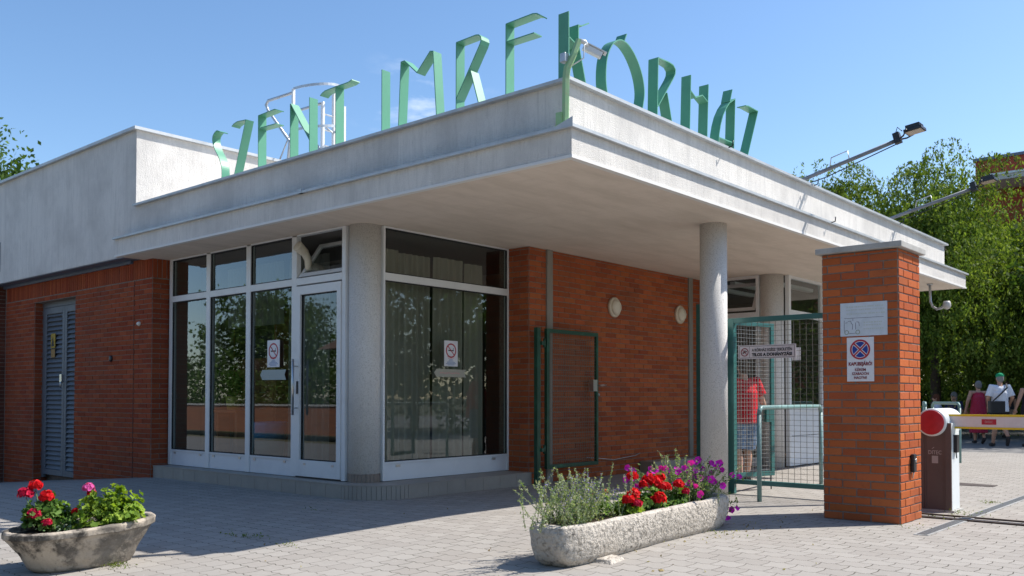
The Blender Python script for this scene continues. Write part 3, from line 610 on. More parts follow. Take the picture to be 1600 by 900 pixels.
# ================================================================== ROOF LETTERS
LETL = {
 'letter_S' : [[(6.052, 4.697), (6.131, 4.728), (6.194, 4.708), (6.236, 4.667), (6.235, 4.593), (6.179, 4.484), (6.096, 4.38), (6.035, 4.284), (6.004, 4.185), (6.002, 4.039)]] ,
 'letter_Z' : [[(5.768, 4.713), (5.727, 4.737), (5.642, 4.752), (5.441, 4.735), (5.71, 4.04)]] ,
 'letter_E' : [[(5.156, 4.73), (5.149, 4.049)], [(5.156, 4.73), (4.804, 4.738), (4.771, 4.728)], [(5.146, 4.566), (4.769, 4.552)]] ,
 'letter_N' : [[(4.471, 4.733), (4.465, 4.038)], [(4.464, 4.734), (4.08, 4.217)], [(4.084, 4.73), (4.079, 4.057)]] ,
 'letter_T' : [[(3.586, 4.744), (3.582, 4.045)], [(3.877, 4.703), (3.836, 4.726), (3.786, 4.74), (3.586, 4.744), (3.43, 4.742), (3.353, 4.743), (3.292, 4.758)]] ,
 'letter_I' : [[(2.776, 4.749), (2.774, 4.05)]] ,
 'letter_M' : [[(2.503, 4.05), (2.465, 4.755), (2.411, 4.755), (2.214, 4.581), (2.016, 4.758), (1.971, 4.747), (1.916, 4.053)]] ,
 'letter_R' : [[(1.633, 4.749), (1.633, 4.049)], [(1.633, 4.749), (1.359, 4.754), (1.322, 4.745), (1.296, 4.721), (1.288, 4.687), (1.304, 4.649), (1.633, 4.173)], [(1.433, 4.414), (1.321, 4.062)]] ,
 'letter_E2' : [[(0.961, 4.755), (0.962, 4.059)], [(0.961, 4.755), (0.627, 4.761), (0.576, 4.749), (0.547, 4.729)], [(0.953, 4.58), (0.609, 4.576)]] ,
}
LETR = {
 'letter_K' : [[(0.251, 4.68), (0.249, 4.054)], [(0.56, 4.667), (0.45, 4.606), (0.398, 4.599), (0.397, 4.432), (0.519, 4.053)], [(0.25, 4.449), (0.397, 4.398)]] ,
 'letter_O' : [[(0.87, 4.047), (0.842, 4.15), (0.835, 4.247), (0.844, 4.36), (0.869, 4.455), (0.911, 4.534), (0.975, 4.609), (1.062, 4.661), (1.137, 4.675), (1.227, 4.659), (1.323, 4.604), (1.401, 4.528), (1.467, 4.43), (1.504, 4.324), (1.509, 4.22), (1.47, 4.059)], [(1.157, 4.689), (1.194, 4.76)]] ,
 'letter_R2' : [[(1.778, 4.692), (1.756, 4.057)], [(1.778, 4.692), (1.992, 4.705), (2.079, 4.698), (2.123, 4.664), (2.118, 4.614), (2.078, 4.554), (1.773, 4.18)], [(1.954, 4.37), (2.054, 4.054)]] ,
 'letter_H' : [[(2.45, 4.694), (2.418, 4.049)], [(2.448, 4.52), (2.556, 4.472), (2.704, 4.535), (2.827, 4.489)], [(2.84, 4.693), (2.803, 4.057)]] ,
 'letter_A' : [[(3.412, 4.783), (3.353, 4.627)], [(3.07, 4.056), (3.088, 4.185), (3.122, 4.298), (3.178, 4.417), (3.263, 4.531), (3.347, 4.612), (3.482, 4.689), (3.444, 4.055)], [(3.087, 4.145), (3.445, 4.156)]] ,
 'letter_Z2' : [[(3.753, 4.678), (3.828, 4.69), (4.082, 4.688), (3.788, 4.057)]] ,
}
desc = {
 'letter_S': ('roof_letter', 'green steel ribbon letter S, farthest left of the letters on the roof edge'),
 'letter_Z': ('roof_letter', 'green steel ribbon letter Z between the S and the E above the shop window'),
 'letter_E': ('roof_letter', 'green steel ribbon letter E between Z and N in the first word'),
 'letter_N': ('roof_letter', 'green steel ribbon letter N in front of the roof ladder'),
 'letter_T': ('roof_letter', 'green steel ribbon letter T with a wavy crossbar, last of the first word'),
 'letter_I': ('roof_letter', 'plain upright green steel bar, the letter I before the M'),
 'letter_M': ('roof_letter', 'green steel ribbon letter M between the plain bar I and an R'),
 'letter_R': ('roof_letter', 'green steel ribbon letter R between M and E, facing the street'),
 'letter_E2': ('roof_letter', 'tall green steel ribbon letter E nearest the canopy corner on the street side'),
 'letter_K': ('roof_letter', 'dark green steel ribbon letter K standing at the canopy corner behind the security camera'),
 'letter_O': ('roof_letter', 'dark green steel ribbon letter O with an accent, right of the K'),
 'letter_R2': ('roof_letter', 'dark green steel ribbon letter R between the accented O and the H'),
 'letter_H': ('roof_letter', 'dark green steel ribbon letter H with a kinked crossbar'),
 'letter_A': ('roof_letter', 'dark green steel ribbon letter A with an accent, between H and Z'),
 'letter_Z2': ('roof_letter', 'dark green steel ribbon letter Z at the right end of the lettering')}
UF, DW, TH = 0.22, 0.118, 0.011
def letter(key, strokes, side):
    pts = [p for s in strokes for p in s]; c = sum(p[0] for p in pts)/len(pts)
    base = (UF, c, 4.0) if side == 'L' else (c, UF, 4.0)
    mb = MB()
    for s in strokes:
        q = list(s)
        for e in (0, -1):      # feet reach down to the roof
            if q[e][1] < 4.1:
                a, b = q[e], q[1 if e == 0 else -2]; k = (a[1]-3.995)/max(0.05, b[1]-a[1]); nw = (a[0]-(b[0]-a[0])*k, 3.995)
                if e == 0: q.insert(0, nw)
                else: q.append(nw)
        if len(q) > 5 and key in ('letter_S', 'letter_O'):   # round curves
            r_ = []
            for i in range(len(q)-1):
                p0, p1, p2, p3 = q[max(i-1,0)], q[i], q[i+1], q[min(i+2,len(q)-1)]
                for tt in (0, .25, .5, .75):
                    r_.append(tuple(0.5*((2*p1[k]) + (-p0[k]+p2[k])*tt + (2*p0[k]-5*p1[k]+4*p2[k]-p3[k])*tt**2 + (-p0[k]+3*p1[k]-3*p2[k]+p3[k])*tt**3) for k in (0,1)))
            q = r_ + [q[-1]]
        if side == 'L': mb.strip([(UF, a, z) for a, z in q], TH, (DW,0,0), 'x')
        else: mb.strip([(a, UF, z) for a, z in q], TH, (0,DW,0), 'y')
    nm, l = desc[key]
    tag(mb.build(nm, green_l, None, base), l, 'letter', 'green steel letters on the canopy roof')
for k, s in LETL.items(): letter(k, s, 'L')
for k, s in LETR.items(): letter(k, s, 'R')
# ================================================================== THINGS ON AND AROUND THE ROOF
# security camera on a bent post at the canopy corner
t = thing('security_camera', 'white security camera on a bent pale green post at the canopy corner', 'camera', (0.01, 0.085, 3.53))
mb = MB(); mb.box(-0.045, 0.075, 0.03, 0.15, 3.536, 3.548); mb.box(-0.035, 0.005, 0.09, 0.15, 3.548, 3.66); mb.build('foot_plate', green_p, t)
mb = MB(); mb.tube([(0.01,0.075,3.545),(0.01,0.07,3.95),(0.015,0.06,4.05),(0.06,0.02,4.18),(0.10,-0.005,4.31)], [0.034,0.034,0.034,0.03,0.028], 6, smooth=False); mb.build('post', green_p, t)
mb = MB(); mb.obox((0.0, 0.08, 4.14), (1,0,0), (0,1,0), (0,0,1), 0.03, 0.03, 0.04); mb.build('junction_box', galv, t, bevel=0.006)
mb = MB(); mb.tube([(0.10,-0.01,4.30),(0.15,-0.03,4.30),(0.19,-0.03,4.27)], 0.022, 8); mb.build('bracket', white_al, t)
ca = Vector((0.62, -0.62, -0.42)).normalized(); sd_ = ca.cross(Vector((0,0,1))).normalized(); up_ = sd_.cross(ca)
cc = Vector((0.235, -0.055, 4.235))
mb = MB(); mb.obox(cc, ca, sd_, up_, 0.092, 0.031, 0.028); hs = mb.build('housing', white_al, t, bevel=0.01)
mb = MB(); mb.obox(cc+up_*0.034+ca*0.016, ca, sd_, up_, 0.105, 0.038, 0.004); mb.build('sun_shield', white_al, hs)
mb = MB(); mb.obox(cc+ca*0.094, ca, sd_, up_, 0.003, 0.027, 0.023); mb.build('lens_window', black_m, hs)
mb = MB(); mb.tube([(0.03,0.05,4.06),(0.11,-0.05,4.14),(0.12,-0.05,4.26),(0.17,-0.04,4.29)], 0.006, 6); mb.build('cable', white_al, t)

# roof ladder with safety cage
t = thing('roof_ladder', 'white steel ladder with safety cage behind the letters N and T', 'ladder', (3.3, 8.1, 4.0))
for xx in (3.48, 3.72):
    mb = MB(); mb.box(xx-0.022, xx+0.022, 8.12, 8.18, 4.0, 6.36 if xx < 3.6 else 6.60); mb.build('stile', white_al, t)
for i in range(8):
    mb = MB(); mb.tube([(3.48, 8.15, 4.2+i*0.28), (3.95, 8.15, 4.2+i*0.28)], 0.014, 8); mb.build('rung', white_al, t)
mb = MB(); mb.box(3.93, 3.97, 8.12, 8.18, 4.0, 6.4); mb.build('stile', white_al, t)
for z in (6.50, 5.78):
    mb = MB(); pts = [(3.29+0.43*math.cos(a), 8.15-0.5*math.sin(a), z+0.08*math.cos(a)) for a in [R(d) for d in range(0, 181, 10)]]
    mb.strip(pts, 0.008, (0,0,0.045), 'z'); mb.build('cage_hoop', galv, t)
mb = MB(); mb.box(2.84, 2.885, 8.13, 8.175, 5.2, 6.44); mb.build('cage_bar', white_al, t)
for (x, z0) in ((2.864, 6.38), (3.5, 6.36)):
    mb = MB(); mb.tube([(x, 8.15, z0), (x, 8.9, z0+0.02), (x, 8.97, z0-0.04), (x, 8.9, z0-0.16), (x, 8.25, 5.55), (x, 8.3, 5.2)], 0.026, 8); mb.build('handrail', galv, t)
mb = MB(); mb.tube([(2.87, 8.2, 5.75), (2.87, 8.62, 5.2)], 0.014, 6); mb.build('brace', galv, t)
mb = MB(); mb.tube([(3.5,8.14,5.95),(3.95,8.14,5.75)], 0.016, 6); mb.build('brace', galv, t)

# floodlights on inclined arms
def floodlight(x, z1, label):
    t = thing('floodlight', label, 'floodlight', (x, 0.9, 4.0), 'floodlights on inclined arms')
    d = Vector((0, -1.33, 0.335)).normalized(); s = Vector((x, 0.9, z1-0.14)); e = Vector((x, -0.93, z1-0.14+1.83*0.247))
    mb = MB(); mb.tube([s, e], 0.026, 10); mb.build('arm', mat('dull_steel_arm', (0.22,0.23,0.25), 0.55, 0.4, 0.3, noise=(7,(0.16,0.17,0.19),0.45,0.7)), t)
    mb = MB(); mb.box(x-0.06, x+0.06, 0.84, 0.96, 3.99, z1-0.11); mb.build('base_bracket', galv, t)
    mb = MB(); p = s.lerp(e, 0.62); mb.tube([p+Vector((0,0.16,-0.03)), p+Vector((0,0.14,0.1)), p+Vector((0,-0.08,0.155)), p+Vector((0,-0.1,0.04))], 0.008, 6); mb.build('handle', galv, t)
    mb = MB(); mb.tube([s+Vector((0.02,0,-0.03)), s.lerp(e,0.5)+Vector((0.02,0,-0.09)), e+Vector((0.02,0,-0.04))], 0.007, 6); mb.build('cable', black_m, t)
    mb = MB(); mb.obox(e+Vector((0,-0.02,0.03)), (1,0,0), d, (0,0.25,1), 0.045, 0.04, 0.07); mb.build('junction_box', black_m, t, bevel=0.006)
    hc = e + d*0.24 + Vector((0,0,0.03)); hd = Vector((0,-0.97,0.12)).normalized(); hu = Vector((0,0.12,0.97)).normalized()
    sx = Vector((1,0,0))
    mb = MB()
    for q in (-1, 1): mb.tube([e+d*0.03, e+d*0.12+sx*0.07*q, hc-hd*0.06+sx*0.145*q], 0.011, 6)
    mb.build('yoke', black_mt, t)
    mb = MB(); mb.obox(hc, sx, hd, hu, 0.105, 0.11, 0.02); head = mb.build('lamp_head', black_mt, t, bevel=0.008)
    mb = MB()
    for i in range(9): mb.obox(hc+hu*0.045+sx*(-0.084+i*0.021), sx, hd, hu, 0.0035, 0.085, 0.022)
    mb.build('cooling_fins', black_mt, head)
    mb = MB(); mb.obox(hc-hu*0.0215, sx, hd, hu, 0.09, 0.095, 0.002); mb.build('lens', mat('floodlight_lens', (0.45, 0.38, 0.3), 0.25, 0.5, noise=(60, (0.6, 0.5, 0.35), 0.5, 0.7)), head)
    mb = MB(); mb.tube([e+Vector((0,0,0.1)), e+Vector((0,-0.02,0.17)), hc-hd*0.15+hu*0.04], 0.006, 6); mb.build('lead', black_m, t)
floodlight(5.589, 4.12, 'black floodlight on a long inclined arm, the nearer one, seen against the sky')
floodlight(9.175, 4.14, 'black floodlight on a long inclined arm, the farther one, seen against the trees')
# small hooks on the coping
for (x, y, z) in ((5.52, 0.11, 4.03), (9.0, 0.11, 4.03), (5.70, -0.05, 3.535), (3.1, 0.11, 4.03)):
    mb = MB(); mb.tube([(x, y, z-0.02), (x, y-0.05, z-0.01), (x, y-0.055, z+0.05)], 0.008, 6)
    tag(mb.build('coping_hook', black_mt, None, (x, y, z)), 'small dark metal hook on the bright coping edge', 'hook', 'small hooks on the coping')
for o in [o for o in COL.objects if o.name.startswith('coping_hook')]: pass

# round wall lamps
for i, (x, l) in enumerate(((5.33, 'round opal wall lamp in the middle of the passage brick wall'), (7.30, 'round opal wall lamp beside the far grey channel of the passage wall'))):
    z = 2.555 if i == 0 else 2.58
    t = thing('wall_lamp', l, 'lamp', (x, 3.24, z), 'wall lamps in the passage')
    mb = MB(); mb.lathe((x, 3.243, z), (0,-1,0), [(0.155,0),(0.158,0.03),(0.145,0.045),(0.12,0.05)], 36); mb.build('lamp_rim', lampr, t)
    mb = MB(); mb.lathe((x, 3.2, z), (0,-1,0), [(0.125,0.0),(0.118,0.025),(0.09,0.05),(0.05,0.066),(0.0,0.071)], 32); mb.build('lamp_shade', lampw, t)
# cable running along the foot of the passage wall
mb = MB(); mb.tube([(4.6, 3.225, 0.27), (5.3, 3.225, 0.20), (5.9, 3.225, 0.235), (6.05, 3.225, 0.27)], 0.007, 6)
tag(mb.build('wall_cable', galv), 'thin pale cable sagging along the foot of the passage brick wall', 'cable')
# camera under the far end of the canopy, on a hooked pipe
t = thing('hanging_camera', 'small dome camera on a hooked pipe below the far right end of the canopy', 'camera', (11.2, 0.3, 3.26))
mb = MB(); mb.lathe((11.2,0.3,3.22), (0,0,1), [(0.05,0),(0.05,0.03)], 16); mb.tube([(11.2,0.3,3.23),(11.2,0.29,2.92),(11.15,0.24,2.82),(11.05,0.14,2.76),(10.9,0.02,2.76),(10.75,-0.1,2.80)], 0.022, 8); mb.build('pipe', galv, t)
mb = MB(); mb.lathe((10.72,-0.12,2.86), (0,0,-1), [(0.05,0),(0.065,0.04),(0.065,0.09),(0.05,0.13),(0.0,0.15)], 20); mb.build('dome', mat('camera_housing', (0.5,0.48,0.46), 0.4), t)

# ================================================================== WIRE GATES
def mesh_panel(mb, P0, ux, L, z0, z1, dx, dz, r):
    P0 = Vector(P0); ux = Vector(ux).normalized(); n = ux.cross(Vector((0,0,1)))
    k = int(L/dx)
    for i in range(1, k+1): p = P0+ux*(i*dx); mb.obox(p+Vector((0,0,(z0+z1)/2)), ux, n, (0,0,1), r, r, (z1-z0)/2)
    k = int((z1-z0)/dz)
    for i in range(1, k+1): mb.obox(P0+ux*(L/2)+n*(2*r)+Vector((0,0,z0+i*dz)), ux, n, (0,0,1), L/2, r, r)
# leaf folded back against the passage wall
t = thing('wire_gate', 'dark green wire mesh gate leaf folded back against the passage brick wall', 'gate', (3.5, 3.1, 0.15))
mb = MB(); mb.box(3.30, 3.37, 3.10, 3.16, -0.04, 2.12); mb.build('hinge_post', green_g, t)
mb = MB(); X0, X1 = 3.50, 4.72; mb.box(X0, X0+0.06, 3.09, 3.14, 0.165, 2.115); mb.box(X1-0.05, X1, 3.09, 3.14, 0.165, 2.115); mb.box(X0+0.06, X1-0.05, 3.09, 3.14, 2.06, 2.115); mb.box(X0+0.06, X1-0.05, 3.09, 3.14, 0.165, 0.22); mb.build('frame', green_g, t, bevel=0.004)
mb = MB(); mesh_panel(mb, (X0+0.05, 3.115, 0), (1,0,0), X1-X0-0.09, 0.21, 2.07, 0.05, 0.05, 0.0022); mb.build('wire_mesh', mat('mesh_brown', (0.20,0.17,0.13), 0.5, 0.4, 0.3), t)
for z in (0.38, 1.85):
    mb = MB(); mb.tube([(3.44,3.09,z),(3.44,3.09,z+0.12)], 0.018, 8); mb.box(3.37, 3.44, 3.08, 3.1, z+0.03, z+0.08); mb.build('hinge', green_g, t)
mb = MB(); mb.box(X1-0.15, X1-0.05, 3.075, 3.15, 1.25, 1.42); mb.tube([(X1-0.02,3.07,1.34),(X1-0.02,3.03,1.34),(X1+0.12,3.03,1.345)], 0.009, 8); mb.build('handle', chrome, t)
mb = MB(); mb.lathe((X1-0.01,3.09,1.2),(0,-1,0),[(0.02,0),(0.02,0.02)],12); mb.build('lock_cylinder', chrome, t)
# teal gate post behind the slim column
mb = MB(); mb.box(5.97, 6.05, 2.08, 2.16, -0.05, 2.58); tag(mb.build('gate_post', teal), 'tall teal steel post seen just left of the slim column', 'post')
# fixed screen between slim column and brick pillar
t = thing('wire_fence', 'teal framed wire mesh screen between the slim column and the brick pillar', 'fence', (3.8, -0.35, 0))
mb = MB(); mb.box(3.775, 3.835, 0.41, 0.50, -0.02, 2.12); mb.box(3.775, 3.835, -1.28, -1.20, 0.0, 2.12); mb.box(3.775, 3.835, -1.20, 0.41, 2.06, 2.12); mb.box(3.775, 3.835, -1.20, 0.41, 0.115, 0.17); mb.build('frame', teal, t, bevel=0.004)
mb = MB(); mesh_panel(mb, (3.8, 0.41, 0), (0,-1,0), 1.61, 0.15, 2.08, 0.075, 0.062, 0.002); mb.build('wire_mesh', wire_d, t)
# leaf of the walk-through gate standing open
P0 = Vector((3.93, 0.50, 0)); P1 = Vector((4.63, 0.30, 0)); ux = (P1-P0).normalized(); nn = ux.cross(Vector((0,0,1))); LL = (P1-P0).length
t = thing('wire_gate', 'teal wire mesh gate leaf standing open behind the no smoking sign', 'gate', tuple(P0))
def gb(mb, a, b, z0, z1, w=0.02): mb.obox(P0+ux*((a+b)/2)+Vector((0,0,(z0+z1)/2)), ux, nn, (0,0,1), (b-a)/2, w, (z1-z0)/2)
mb = MB(); gb(mb, 0, 0.05, 0.17, 2.10); gb(mb, LL-0.06, LL, 0.17, 2.10); gb(mb, 0.05, LL-0.06, 2.05, 2.10); gb(mb, 0.05, LL-0.06, 0.17, 0.23); mb.build('frame', teal, t, bevel=0.004)
mb = MB(); mesh_panel(mb, tuple(P0+ux*0.05), tuple(ux), LL-0.11, 0.2, 2.06, 0.05, 0.05, 0.0018); mb.build('wire_mesh', wire_m, t)
mb = MB(); gb(mb, LL-0.16, LL-0.06, 0.85, 1.05, 0.03); mb.build('lock_case', teal, t)
mb = MB(); pb = P0+ux*(LL-0.05); mb.tube([pb+Vector((0,0,0.2)), pb+Vector((0,0,0.0)), pb+Vector((0.02,0,-0.01))], 0.008, 6); mb.build('drop_bolt', black_mt, t)

# waist-high guard rails
teal_r = mat('grey_teal_rail', (0.16, 0.28, 0.27), 0.45, 0.4, noise=(6, (0.25, 0.33, 0.32), 0.5, 0.75))
def guard(p, q, h, label):
    p = Vector(p); q = Vector(q); d = (q-p).normalized()
    t = thing('guard_rail', label, 'railing', tuple(p), 'waist-high tubular guard rails')
    mb = MB(); mb.tube([p+Vector((0,0,h-0.08)), p+d*0.02+Vector((0,0,h-0.03)), p+d*0.07+Vector((0,0,h)), q-d*0.07+Vector((0,0,h)), q-d*0.02+Vector((0,0,h-0.03)), q+Vector((0,0,h-0.08))], 0.026, 10); mb.build('top_rail', teal_r, t)
    for e in (p, q):
        mb = MB(); mb.tube([e+Vector((0,0,-0.03)), e+Vector((0,0,h-0.08))], 0.026, 10); mb.build('leg', teal_r, t)
guard((3.156, -0.214, 0), (5.65, 0.10, 0), 1.045, 'grey teal guard rail running into the passage beside the wire mesh screen')
guard((11.12, -0.2, 0), (12.33, 0.6, 0), 1.06, 'far guard rail right behind the barrier post')
guard((12.9, 0.9, 0), (14.3, 1.35, 0), 1.06, 'farthest guard rail, just a short piece of it seen right of the brick pillar')

# ================================================================== SIGNS
def ring(mb, c, r0, r1, xd, nrm, n=40, th=0.0012, mi=0):
    c = Vector(c); xd = Vector(xd); z = Vector((0,0,1)); nr = Vector(nrm); V = []; F = []
    for k in range(n):
        a = 2*math.pi*k/n; d = xd*math.cos(a)+z*math.sin(a); V += [c+d*r0, c+d*r1, c+d*r0+nr*th, c+d*r1+nr*th]
    for k in range(n):
        a = 4*k; b = 4*((k+1) % n); F += [(a+2,b+2,b+3,a+3), (a+1,a+3,b+3,b+1), (a,b,b+2,a+2)]
    mb.add(V, F, mi)
def bar(mb, c, xd, nrm, ang, L, w, th=0.0012, mi=0):
    c = Vector(c); xd = Vector(xd); z = Vector((0,0,1)); d = xd*math.cos(R(ang))+z*math.sin(R(ang)); e = Vector(nrm).cross(d)
    mb.obox(c+Vector(nrm)*th/2, d, e, nrm, L/2, w/2, th/2, mi)
def no_smoking(parent, c, r, xd, nrm, k=1.0):
    mb = MB(); ring(mb, c, r*0.82, r, xd, nrm); bar(mb, c, xd, nrm, -45, 1.7*r, r*0.13); mb.build('prohibition_ring', red_s, parent)
    mb = MB(); c_ = Vector(c)-Vector(nrm)*0.0003; bar(mb, c_, xd, nrm, 0, 1.05*r, r*0.15); bar(mb, Vector(c_)+Vector(xd)*0.45*r+Vector((0,0,0.22*r)), xd, nrm, 70, 0.3*r, r*0.06); mb.build('cigarette', black_s, parent)
# pillar first
t = thing('brick_pillar', 'free standing orange brick gate pillar with a concrete cap slab and two signs', 'pillar', (2.59, -1.65, 0))
mb = MB(); x0_, x1_, y0_, y1_ = 2.293, 2.895, -2.0, -1.295
mb.box(x0_, x1_, y0_, y1_, -0.1, 2.53, mi=1)
tn = [(0.42,0.108,0.036),(0.44,0.115,0.04),(0.39,0.098,0.035),(0.45,0.122,0.045),(0.37,0.094,0.036)]
for (o_, xd_, nr_, L_, ph) in (((x0_,y0_,0),(0,1,0),(-1,0,0),y1_-y0_,0.0), ((x0_,y0_,0),(1,0,0),(0,-1,0),x1_-x0_,0.13), ((x1_,y0_,0),(0,1,0),(1,0,0),y1_-y0_,0.0), ((x0_,y1_,0),(1,0,0),(0,1,0),x1_-x0_,0.13)):
    bricks(mb, o_, xd_, nr_, L_, -0.05, 2.53, phase=ph, tones=tn, jt=0.012)
mb.build('brickwork', [brick_m, mortar_l], t)
mb = MB(); mb.box(x0_-0.055, x1_+0.055, y0_-0.05, y1_+0.05, 2.532, 2.588); mb.build('cap_slab', concrete, t, bevel=0.007)
t = thing('key_switch', 'small black key switch on the sunlit side of the brick pillar', 'switch', (2.6, -2.01, 0.54))
mb = MB(); mb.box(2.56, 2.64, -2.045, -2.008, 0.46, 0.63); mb.build('box', black_m, t, bevel=0.012)
mb = MB(); mb.lathe((2.60,-2.045,0.57),(0,-1,0),[(0.018,0),(0.018,0.006)],14); mb.tube([(2.6,-2.03,0.47),(2.6,-2.015,0.40)],0.006,6); mb.build('cylinder_lock', chrome, t)
XD, NR = (0,-1,0), (-1,0,0)
xs_ = 2.283
t = thing('faded_sign', 'faded white sign with a truck outline, upper one on the shaded pillar face', 'sign', (xs_, -1.69, 1.9))
mb = MB(); mb.box(xs_-0.004, xs_, -1.906, -1.471, 1.735, 2.05); mb.build('plate', signf, t)
F1 = xs_-0.0045
mb = MB()
def stroke(pts, w=0.004):
    for a, b in zip(pts[:-1], pts[1:]):
        va, vb_ = Vector((F1, a[0], a[1])), Vector((F1, b[0], b[1])); m_ = (va+vb_)/2; d = (vb_-va)
        mb.obox(m_, d.normalized(), Vector((1,0,0)).cross(d.normalized()), (1,0,0), d.length/2+w/2, w/2, 0.0006)
stroke([(-1.51,1.905),(-1.87,1.905)], 0.0035)
stroke([(-1.508,1.885),(-1.508,1.79),(-1.516,1.775)]); stroke([(-1.545,1.876),(-1.57,1.878),(-1.575,1.855),(-1.588,1.845),(-1.585,1.80)])
stroke([(-1.52,1.862),(-1.54,1.864)]); stroke([(-1.555,1.762),(-1.612,1.762)]); stroke([(-1.59,1.90),(-1.59,1.88)])
stroke([(-1.615,1.86),(-1.615,1.80)]); stroke([(-1.625,1.868),(-1.645,1.866),(-1.65,1.83)])
mb.build('truck_outline', mat('faded_ink', (0.14,0.13,0.2), 0.6), t)
mb = MB()
for cy_ in (-1.53, -1.635): ring(mb, (F1, cy_, 1.772), 0.016, 0.021, XD, NR, 20, 0.0006)
mb.build('truck_wheels', mat('faded_olive_ink', (0.2,0.24,0.14), 0.6), t)
random.seed(5)
for (z, ya, yb_) in ((2.01,-1.53,-1.86),(1.982,-1.53,-1.87),(1.945,-1.53,-1.87),(1.86,-1.69,-1.86),(1.835,-1.69,-1.84),(1.80,-1.69,-1.87)):
    y = ya; mb = MB()
    while y > yb_: w_ = random.uniform(0.006, 0.018); mb.box(F1-0.0004, F1, y-w_, y, z-0.006, z+0.006); y -= w_+random.uniform(0.003, 0.01)
    mb.build('faded_text', mat('faded_print', (0.50,0.54,0.52), 0.6), t)
t = thing('no_stopping_sign', 'white sign with a blue and red no stopping disc on the pillar', 'sign', (xs_, -1.655, 1.5))
mb = MB(); mb.box(xs_-0.004, xs_, -1.782, -1.531, 1.308, 1.722); mb.build('plate', signw, t)
c_ = Vector((F1, -1.655, 1.607))
mb = MB(); V = [c_]+[c_+Vector((0,-math.cos(2*math.pi*k/40),math.sin(2*math.pi*k/40)))*0.082 for k in range(40)]; mb.add([v-Vector((0.0002,0,0)) for v in V], [(0,1+k,1+(k+1)%40) for k in range(40)]); mb.build('blue_disc', blue_s, t)
mb = MB(); ring(mb, c_-Vector((0.0004,0,0)), 0.073, 0.079, XD, NR, 40, 0.0006)
for a in (45, -45): bar(mb, c_-Vector((0.0004 if a > 0 else 0.0005,0,0)), XD, NR, a, 0.15, 0.026, 0.0005)
mb.build('white_outline', signw, t)
mb = MB(); ring(mb, c_-Vector((0.0012,0,0)), 0.078, 0.094, XD, NR, 40, 0.0006)
for a in (45, -45): bar(mb, c_-Vector((0.0012 if a > 0 else 0.0013,0,0)), XD, NR, a, 0.156, 0.014, 0.0006)
mb.build('red_cross', red_s, t)
text_obj('lettering', 'KAPUBEJÁRÓ!', (F1-0.001,-1.657,1.472), XD, 0.045, dred_s, t, width=0.218, weight=0.0012)
for s_, z, w in (('KÉREM',1.421,0.10),('SZABADON',1.381,0.155),('HAGYNI!',1.343,0.118)): text_obj('lettering', s_, (F1-0.001,-1.657,z), XD, 0.036, dred_s, t, width=w, weight=0.0004)
# no smoking sign on the wire screen
xg = 3.768
t = thing('no_smoking_sign', 'long white no smoking sign wired to the mesh screen', 'sign', (xg, -0.02, 1.7))
mb = MB(); mb.box(xg-0.004, xg, -0.382, 0.342, 1.618, 1.782); mb.build('plate', mat('pinkish_sign', (0.66,0.60,0.61), 0.45, noise=(6, (0.58,0.53,0.54), 0.45, 0.75)), t)
G1 = xg-0.0045
mb = MB()
for (a,b,c,d) in ((-0.368,0.328,1.766,1.770),(-0.368,0.328,1.629,1.633),(-0.368,-0.364,1.633,1.766),(0.324,0.328,1.633,1.766),(0.195,0.198,1.633,1.766)): mb.box(G1-0.0004, G1, a, b, c, d)
mb.build('border', black_s, t)
cc_ = (G1-0.0005, 0.258, 1.70); mb = MB(); ring(mb, cc_, 0.040, 0.050, XD, NR); bar(mb, cc_, XD, NR, -45, 0.09, 0.008); mb.build('prohibition_ring', dred_s, t)
mb = MB(); c2_ = (G1-0.0002, 0.258, 1.70); bar(mb, c2_, XD, NR, 20, 0.06, 0.012); bar(mb, (G1-0.0001, 0.262, 1.705), XD, NR, 60, 0.05, 0.008); mb.build('cigarette', black_s, t)
text_obj('lettering', 'A KÓRHÁZ EGÉSZ TERÜLETÉN', (G1-0.001,-0.085,1.727), XD, 0.048, black_s, t, width=0.50, weight=0.0006)
text_obj('lettering', 'TILOS A DOHÁNYZÁS!', (G1-0.001,-0.085,1.672), XD, 0.05, black_s, t, width=0.50, weight=0.0022)
mb = MB(); mb.box(3.84, 3.843, -0.405, -0.3, 1.59, 1.74); tag(mb.build('notice', signf), 'second pale notice half hidden behind the long no smoking sign', 'notice')
# leaflets on the windows
def window_notice(ax, pl_, a0, a1, z0, z1, label):
    s = -1; nr = Vector((-1,0,0)) if ax == 'y' else Vector((0,-1,0)); xd = Vector((0,-1,0)) if ax == 'y' else Vector((1,0,0))
    am = (a0+a1)/2; P_ = lambda a, z, o=0: (Vector((pl_, a, z)) if ax == 'y' else Vector((a, pl_, z))) + nr*o
    t = thing('window_notice', label, 'notice', tuple(P_(am, (z0+z1)/2)), 'no smoking notices on the windows')
    mb = MB(); mb.obox(P_(am, (z0+z1)/2, 0.002), xd, nr, (0,0,1), abs(a1-a0)/2, 0.001, (z1-z0)/2); mb.build('sheet', signw, t)
    w = abs(a1-a0); no_smoking(t, P_(am, z1-w*0.52, 0.0035), w*0.38, xd, nr)
    mb = MB(); c0 = z0+(z1-z0)*0.37
    for i, (k, ww) in enumerate(((0, 0.6), (1, 0.45))): mb.obox(P_(am, c0-k*0.018, 0.0036), xd, nr, (0,0,1), w*ww/2, 0.0004, 0.0035)
    mb.build('red_print', pink_s, t)
    mb = MB()
    for i, ww in enumerate((0.25, 0.35, 0.6, 0.75, 0.5)): mb.obox(P_(am, z0+(z1-z0)*0.26-i*0.017, 0.0036), xd, nr, (0,0,1), w*ww/2, 0.0004, 0.005)
    mb.build('blue_print', lblue_s, t)
    return t
